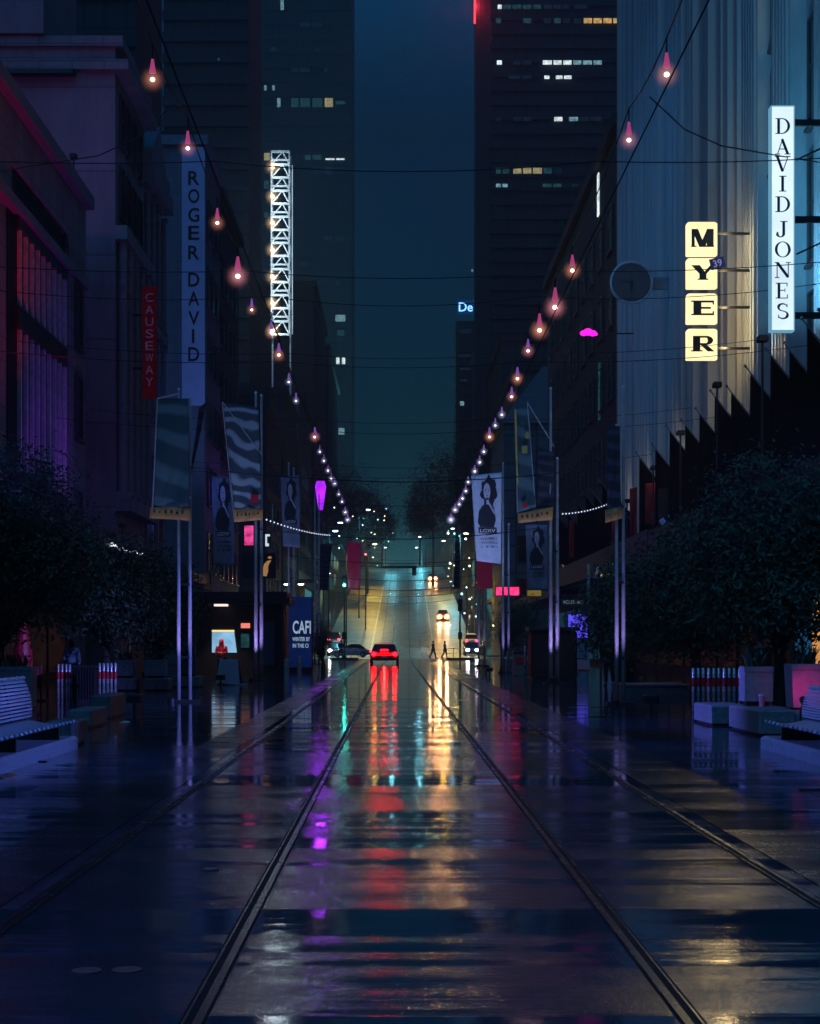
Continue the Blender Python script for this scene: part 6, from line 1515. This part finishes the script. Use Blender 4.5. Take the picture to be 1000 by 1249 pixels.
street_lamp('teal street lamp beyond the crest on the left, deep in the mist', 470, 668, 440, False, 0)
street_lamp('teal street lamp beyond the crest on the right, deep in the mist', 508, 668, 450, False, 0, -1)
for k, (x, Y) in enumerate(((470, 444), (508, 450), (489, 466))):  # added unseen uplights, there only to brighten the mist
    p = W(x, 0, Y); t = thing('ground_uplight', 'added unseen uplight for the mist behind the crest of the hill, %s one' % ('left', 'right', 'middle')[k], 'uplight', (p.x, Y, 21.0), 'added mist lights behind the crest')
    b = MB(); b.cyl((p.x, Y, 21.0), .35, .3, 14, .3); b.build('housing', M_DKMET, t); b = MB(); b.cyl((p.x, Y, 21.3), .27, .02, 14); b.build('lens', M_SLAMP, t)
    lamp('mist_light', (p.x, Y, 21.45), lin('#62c4cc'), 95000, .25, t, 'SPOT', (p.x, Y - 4, 40), 130, .9)
# ================================================================== facade floodlights on the canopies, and added fill spots
def flood(label, p, target, col, power, angle=100, soft=.15, base=None):
    t = thing('flood_or_fill_fixture', label, 'floodlight', p, 'facade floodlights and added fill spots')
    b = MB(); q = Vector(p); b.bbox(q.x - .16, q.x + .16, q.y - .22, q.y + .22, q.z - .34, q.z - .14, .03); b.build('housing', M_BLACK, t)
    b = MB(); b.box(q.x - .03, q.x + .03, q.y - .06, q.y + .06, base if base is not None else q.z - .5, q.z - .34); build_each(b, 'bracket', M_BLACK, t)
    lamp('flood_lamp', q, col, power, soft, t, 'SPOT', target, angle, .9)  # also the lamp of the added fill spots
PUR = lin('#7a22e0'); TEAL = lin('#5fc0f0'); CRM = lin('#f2e6c4')
flood('violet floodlight on the awning of the fin fronted store, near end', (-12.4, 66.5, 6.6), (-15, 68, 18), PUR, 420, base=5.6)
flood('violet floodlight on the awning of the fin fronted store, far end', (-12.4, 72.0, 6.6), (-15, 72.4, 17), PUR, 420, base=5.6)
flood('magenta floodlight on the store roof aimed at the blank plum wall', (-20, 72, 24.4), (-19, 82, 30), lin('#801f88'), 900, 150, base=23.4)
flood('magenta floodlight low on the plum wall', (-12.0, 72.2, 7.0), (-14.6, 82, 17), lin('#6a2fb0'), 500, 110, base=5.5)
flood('red floodlight at the far left edge', (-12.6, 57, 6.8), (-15, 59.0, 14), lin('#ff1030'), 1800, 90, base=5.6)
flood('blue floodlight under the stone front', (-11.5, 93, 6.2), (-14.2, 95, 20), lin('#3f5fd0'), 900, base=4.9)
flood('added blue fill spot on a made-up post aimed at the pale party wall', (-12.4, 110, 8), (-14.8, 122, 27), lin('#5f7fe0'), 3000, 80, base=0)  # lamp and post both added to brighten the lettered wall
flood('teal floodlight behind the flags of the pilastered store, near', (12.0, 53.6, 11.8), (15, 56.5, 20), TEAL, 4200, 120, base=6.2)
flood('teal floodlight behind the flags of the pilastered store, far', (12.4, 63.2, 11.8), (15, 63, 22), TEAL, 420, 120, base=6.2)
flood('cream floodlight behind the flags of the ribbed store, near', (12.7, 73, 11.2), (14.8, 74, 14), CRM, 65, 120, base=6.3)
flood('cream floodlight behind the flags of the ribbed store, middle', (12.9, 82, 10.6), (14.8, 84, 11), CRM, 95, 120, base=6.3)
flood('cream floodlight behind the flags of the ribbed store, far', (13.0, 92, 9.8), (14.8, 95, 11), CRM, 95, 120, base=6.3)
flood('cream floodlight behind the flags of the ribbed store, farthest', (13.0, 101, 9.4), (14.8, 103, 10), CRM, 95, 120, base=6.3)
flood('added blue fill spot on the left store roof aimed across at the ribbed store', (-14.9, 76, 24.4), (14.8, 92, 24), lin('#3f94e8'), 8500, 50, base=23.4)  # added blue fill for the right-hand facades, also the next one
flood('added blue fill spot on the left store roof aimed across at the pilastered store', (-14.9, 60, 24.4), (15.2, 57, 20), lin('#4fb0f0'), 700, 40, base=23.4)
flood('added violet fill spot under the right store awning aimed across at the left bench', (10.5, 25, 5.7), (-5.6, 22, .5), lin('#5a7cff'), 12000, 32, .15, base=5.0)  # added cross-street fill for benches and planters, four spots in all
flood('added violet fill spot under the right store awning aimed across at the left planters', (10.5, 26.5, 5.7), (-8.4, 47, -1.0), lin('#7a84ff'), 26000, 22, .15, base=5.0)
flood('added violet fill spot under the left store awning aimed across at the right bench', (-10.5, 31.5, 5.9), (6.6, 24, .3), lin('#5a78ff'), 11000, 26, .15, base=5.1)
flood('added violet fill spot under the left store awning aimed across at the right planters', (-10.5, 33.5, 5.9), (7.4, 33, 0), lin('#6a74ff'), 15000, 24, .15, base=5.1)
for lab, x, y, tx, ty, tz, pw in (('thick left', -6.6, 62, -6.2, 69.7, 9.5, 1500), ('nearest left', -6.2, 39, -6.2, 44.8, 6.5, 420), ('thick right', 5.6, 58, 5.4, 64.7, 8.5, 1000), ('slim right', 4.6, 80, 4.9, 89, 9.0, 2200), ('slim left', -6.6, 84, -7.0, 92, 7.0, 700), ('nearest right', 6.0, 38.5, 5.8, 43.3, 6.4, 200), ('crimson cloth left', -4.6, 149, -4.3, 157, 8, 900), ('crimson cloth right', 5.0, 90, 5.2, 96, 5.5, 400)):  # added fill spots that brighten the hanging cloths
    flood('added pale blue fill spot on the ground aimed up at the banner, ' + lab + ' poles', (x, y, .55), (tx, ty, tz), lin('#a8bcff'), pw, 40, base=0)

# ================================================================== night sky, air, camera
w = bpy.data.worlds.new('World'); SC.world = w; w.use_nodes = True
nt = w.node_tree; N, L = nt.nodes, nt.links; N.clear()
sky = N.new('ShaderNodeTexSky'); sky.sky_type = 'NISHITA'; sky.sun_disc = False; sky.sun_elevation = R(2.0); sky.sun_rotation = R(200); sky.air_density = 1.0; sky.dust_density = 2.0; sky.ozone_density = 3.0
mx = N.new('ShaderNodeMix'); mx.data_type = 'RGBA'; mx.blend_type = 'MULTIPLY'; mx.inputs[0].default_value = 1.0
mx.inputs[7].default_value = (0.042, 0.31, 0.47, 1)
tc = N.new('ShaderNodeTexCoord'); sx = N.new('ShaderNodeSeparateXYZ'); L.new(tc.outputs['Generated'], sx.inputs[0])
ov = N.new('ShaderNodeMapRange'); ov.inputs[1].default_value = 0.30; ov.inputs[2].default_value = 1.0; ov.inputs[3].default_value = 1.0; ov.inputs[4].default_value = 18.0
L.new(sx.outputs['Z'], ov.inputs[0])
cl = N.new('ShaderNodeTexNoise'); cl.inputs['Scale'].default_value = 3.5; cl.inputs['Detail'].default_value = 5; L.new(tc.outputs['Generated'], cl.inputs['Vector'])
cr = N.new('ShaderNodeMapRange'); cr.inputs[1].default_value = 0.3; cr.inputs[2].default_value = 0.7; cr.inputs[3].default_value = 0.7; cr.inputs[4].default_value = 1.25; L.new(cl.outputs['Fac'], cr.inputs[0])
mu = N.new('ShaderNodeMath'); mu.operation = 'MULTIPLY'; L.new(ov.outputs[0], mu.inputs[0]); L.new(cr.outputs[0], mu.inputs[1])
bg = N.new('ShaderNodeBackground'); mu2 = N.new('ShaderNodeMath'); mu2.operation = 'MULTIPLY'; mu2.inputs[1].default_value = 0.05; L.new(mu.outputs[0], mu2.inputs[0]); L.new(mu2.outputs[0], bg.inputs['Strength']); o = N.new('ShaderNodeOutputWorld')
L.new(sky.outputs[0], mx.inputs[6]); L.new(mx.outputs[2], bg.inputs[0]); L.new(bg.outputs[0], o.inputs[0])
sl = bpy.data.lights.new('blue_fill_sun', 'SUN'); sl.energy = 0.5; sl.angle = R(60); sl.color = (0.10, 0.40, 1.0)  # added soft blue fill raising the ambient light on ground and facades
so = bpy.data.objects.new('blue_fill_sun', sl); COL.objects.link(so); so.rotation_euler = (R(36), R(-28), 0)

HAZE = 0.00065
if HAZE:
    b = MB(); b.box(-238, 238, -18, 878, -1.2, 245)
    m, nt, N, L = newmat('haze'); out = N.new('ShaderNodeOutputMaterial'); v = N.new('ShaderNodeVolumePrincipled')
    v.inputs['Color'].default_value = (0.75, 0.88, 0.95, 1); v.inputs['Density'].default_value = HAZE; v.inputs['Anisotropy'].default_value = 0.7
    L.new(v.outputs[0], out.inputs['Volume'])
    tag(b.build('haze', m), kind='stuff')

cam = bpy.data.cameras.new('camera'); co = bpy.data.objects.new('camera', cam); COL.objects.link(co); SC.camera = co
co.location = (0, 0, CAMZ); co.rotation_euler = (R(90), 0, 0)
cam.sensor_fit = 'HORIZONTAL'; cam.sensor_width = 36; cam.lens = 36 * F_PX / 1000
cam.shift_x = (500 - HX) / 1000; cam.shift_y = (HY - 624.5) / 1000
cam.clip_start = 0.1; cam.clip_end = 3000
SC.view_settings.view_transform = 'Standard'; SC.view_settings.look = 'None'; SC.view_settings.exposure = 0.12; SC.view_settings.gamma = 1
cy = SC.cycles
cy.use_denoising = True; cy.max_bounces = 6; cy.diffuse_bounces = 2; cy.glossy_bounces = 3; cy.transmission_bounces = 3; cy.volume_bounces = 0; cy.transparent_max_bounces = 8
cy.sample_clamp_indirect = 4.0; cy.caustics_reflective = False; cy.caustics_refractive = False
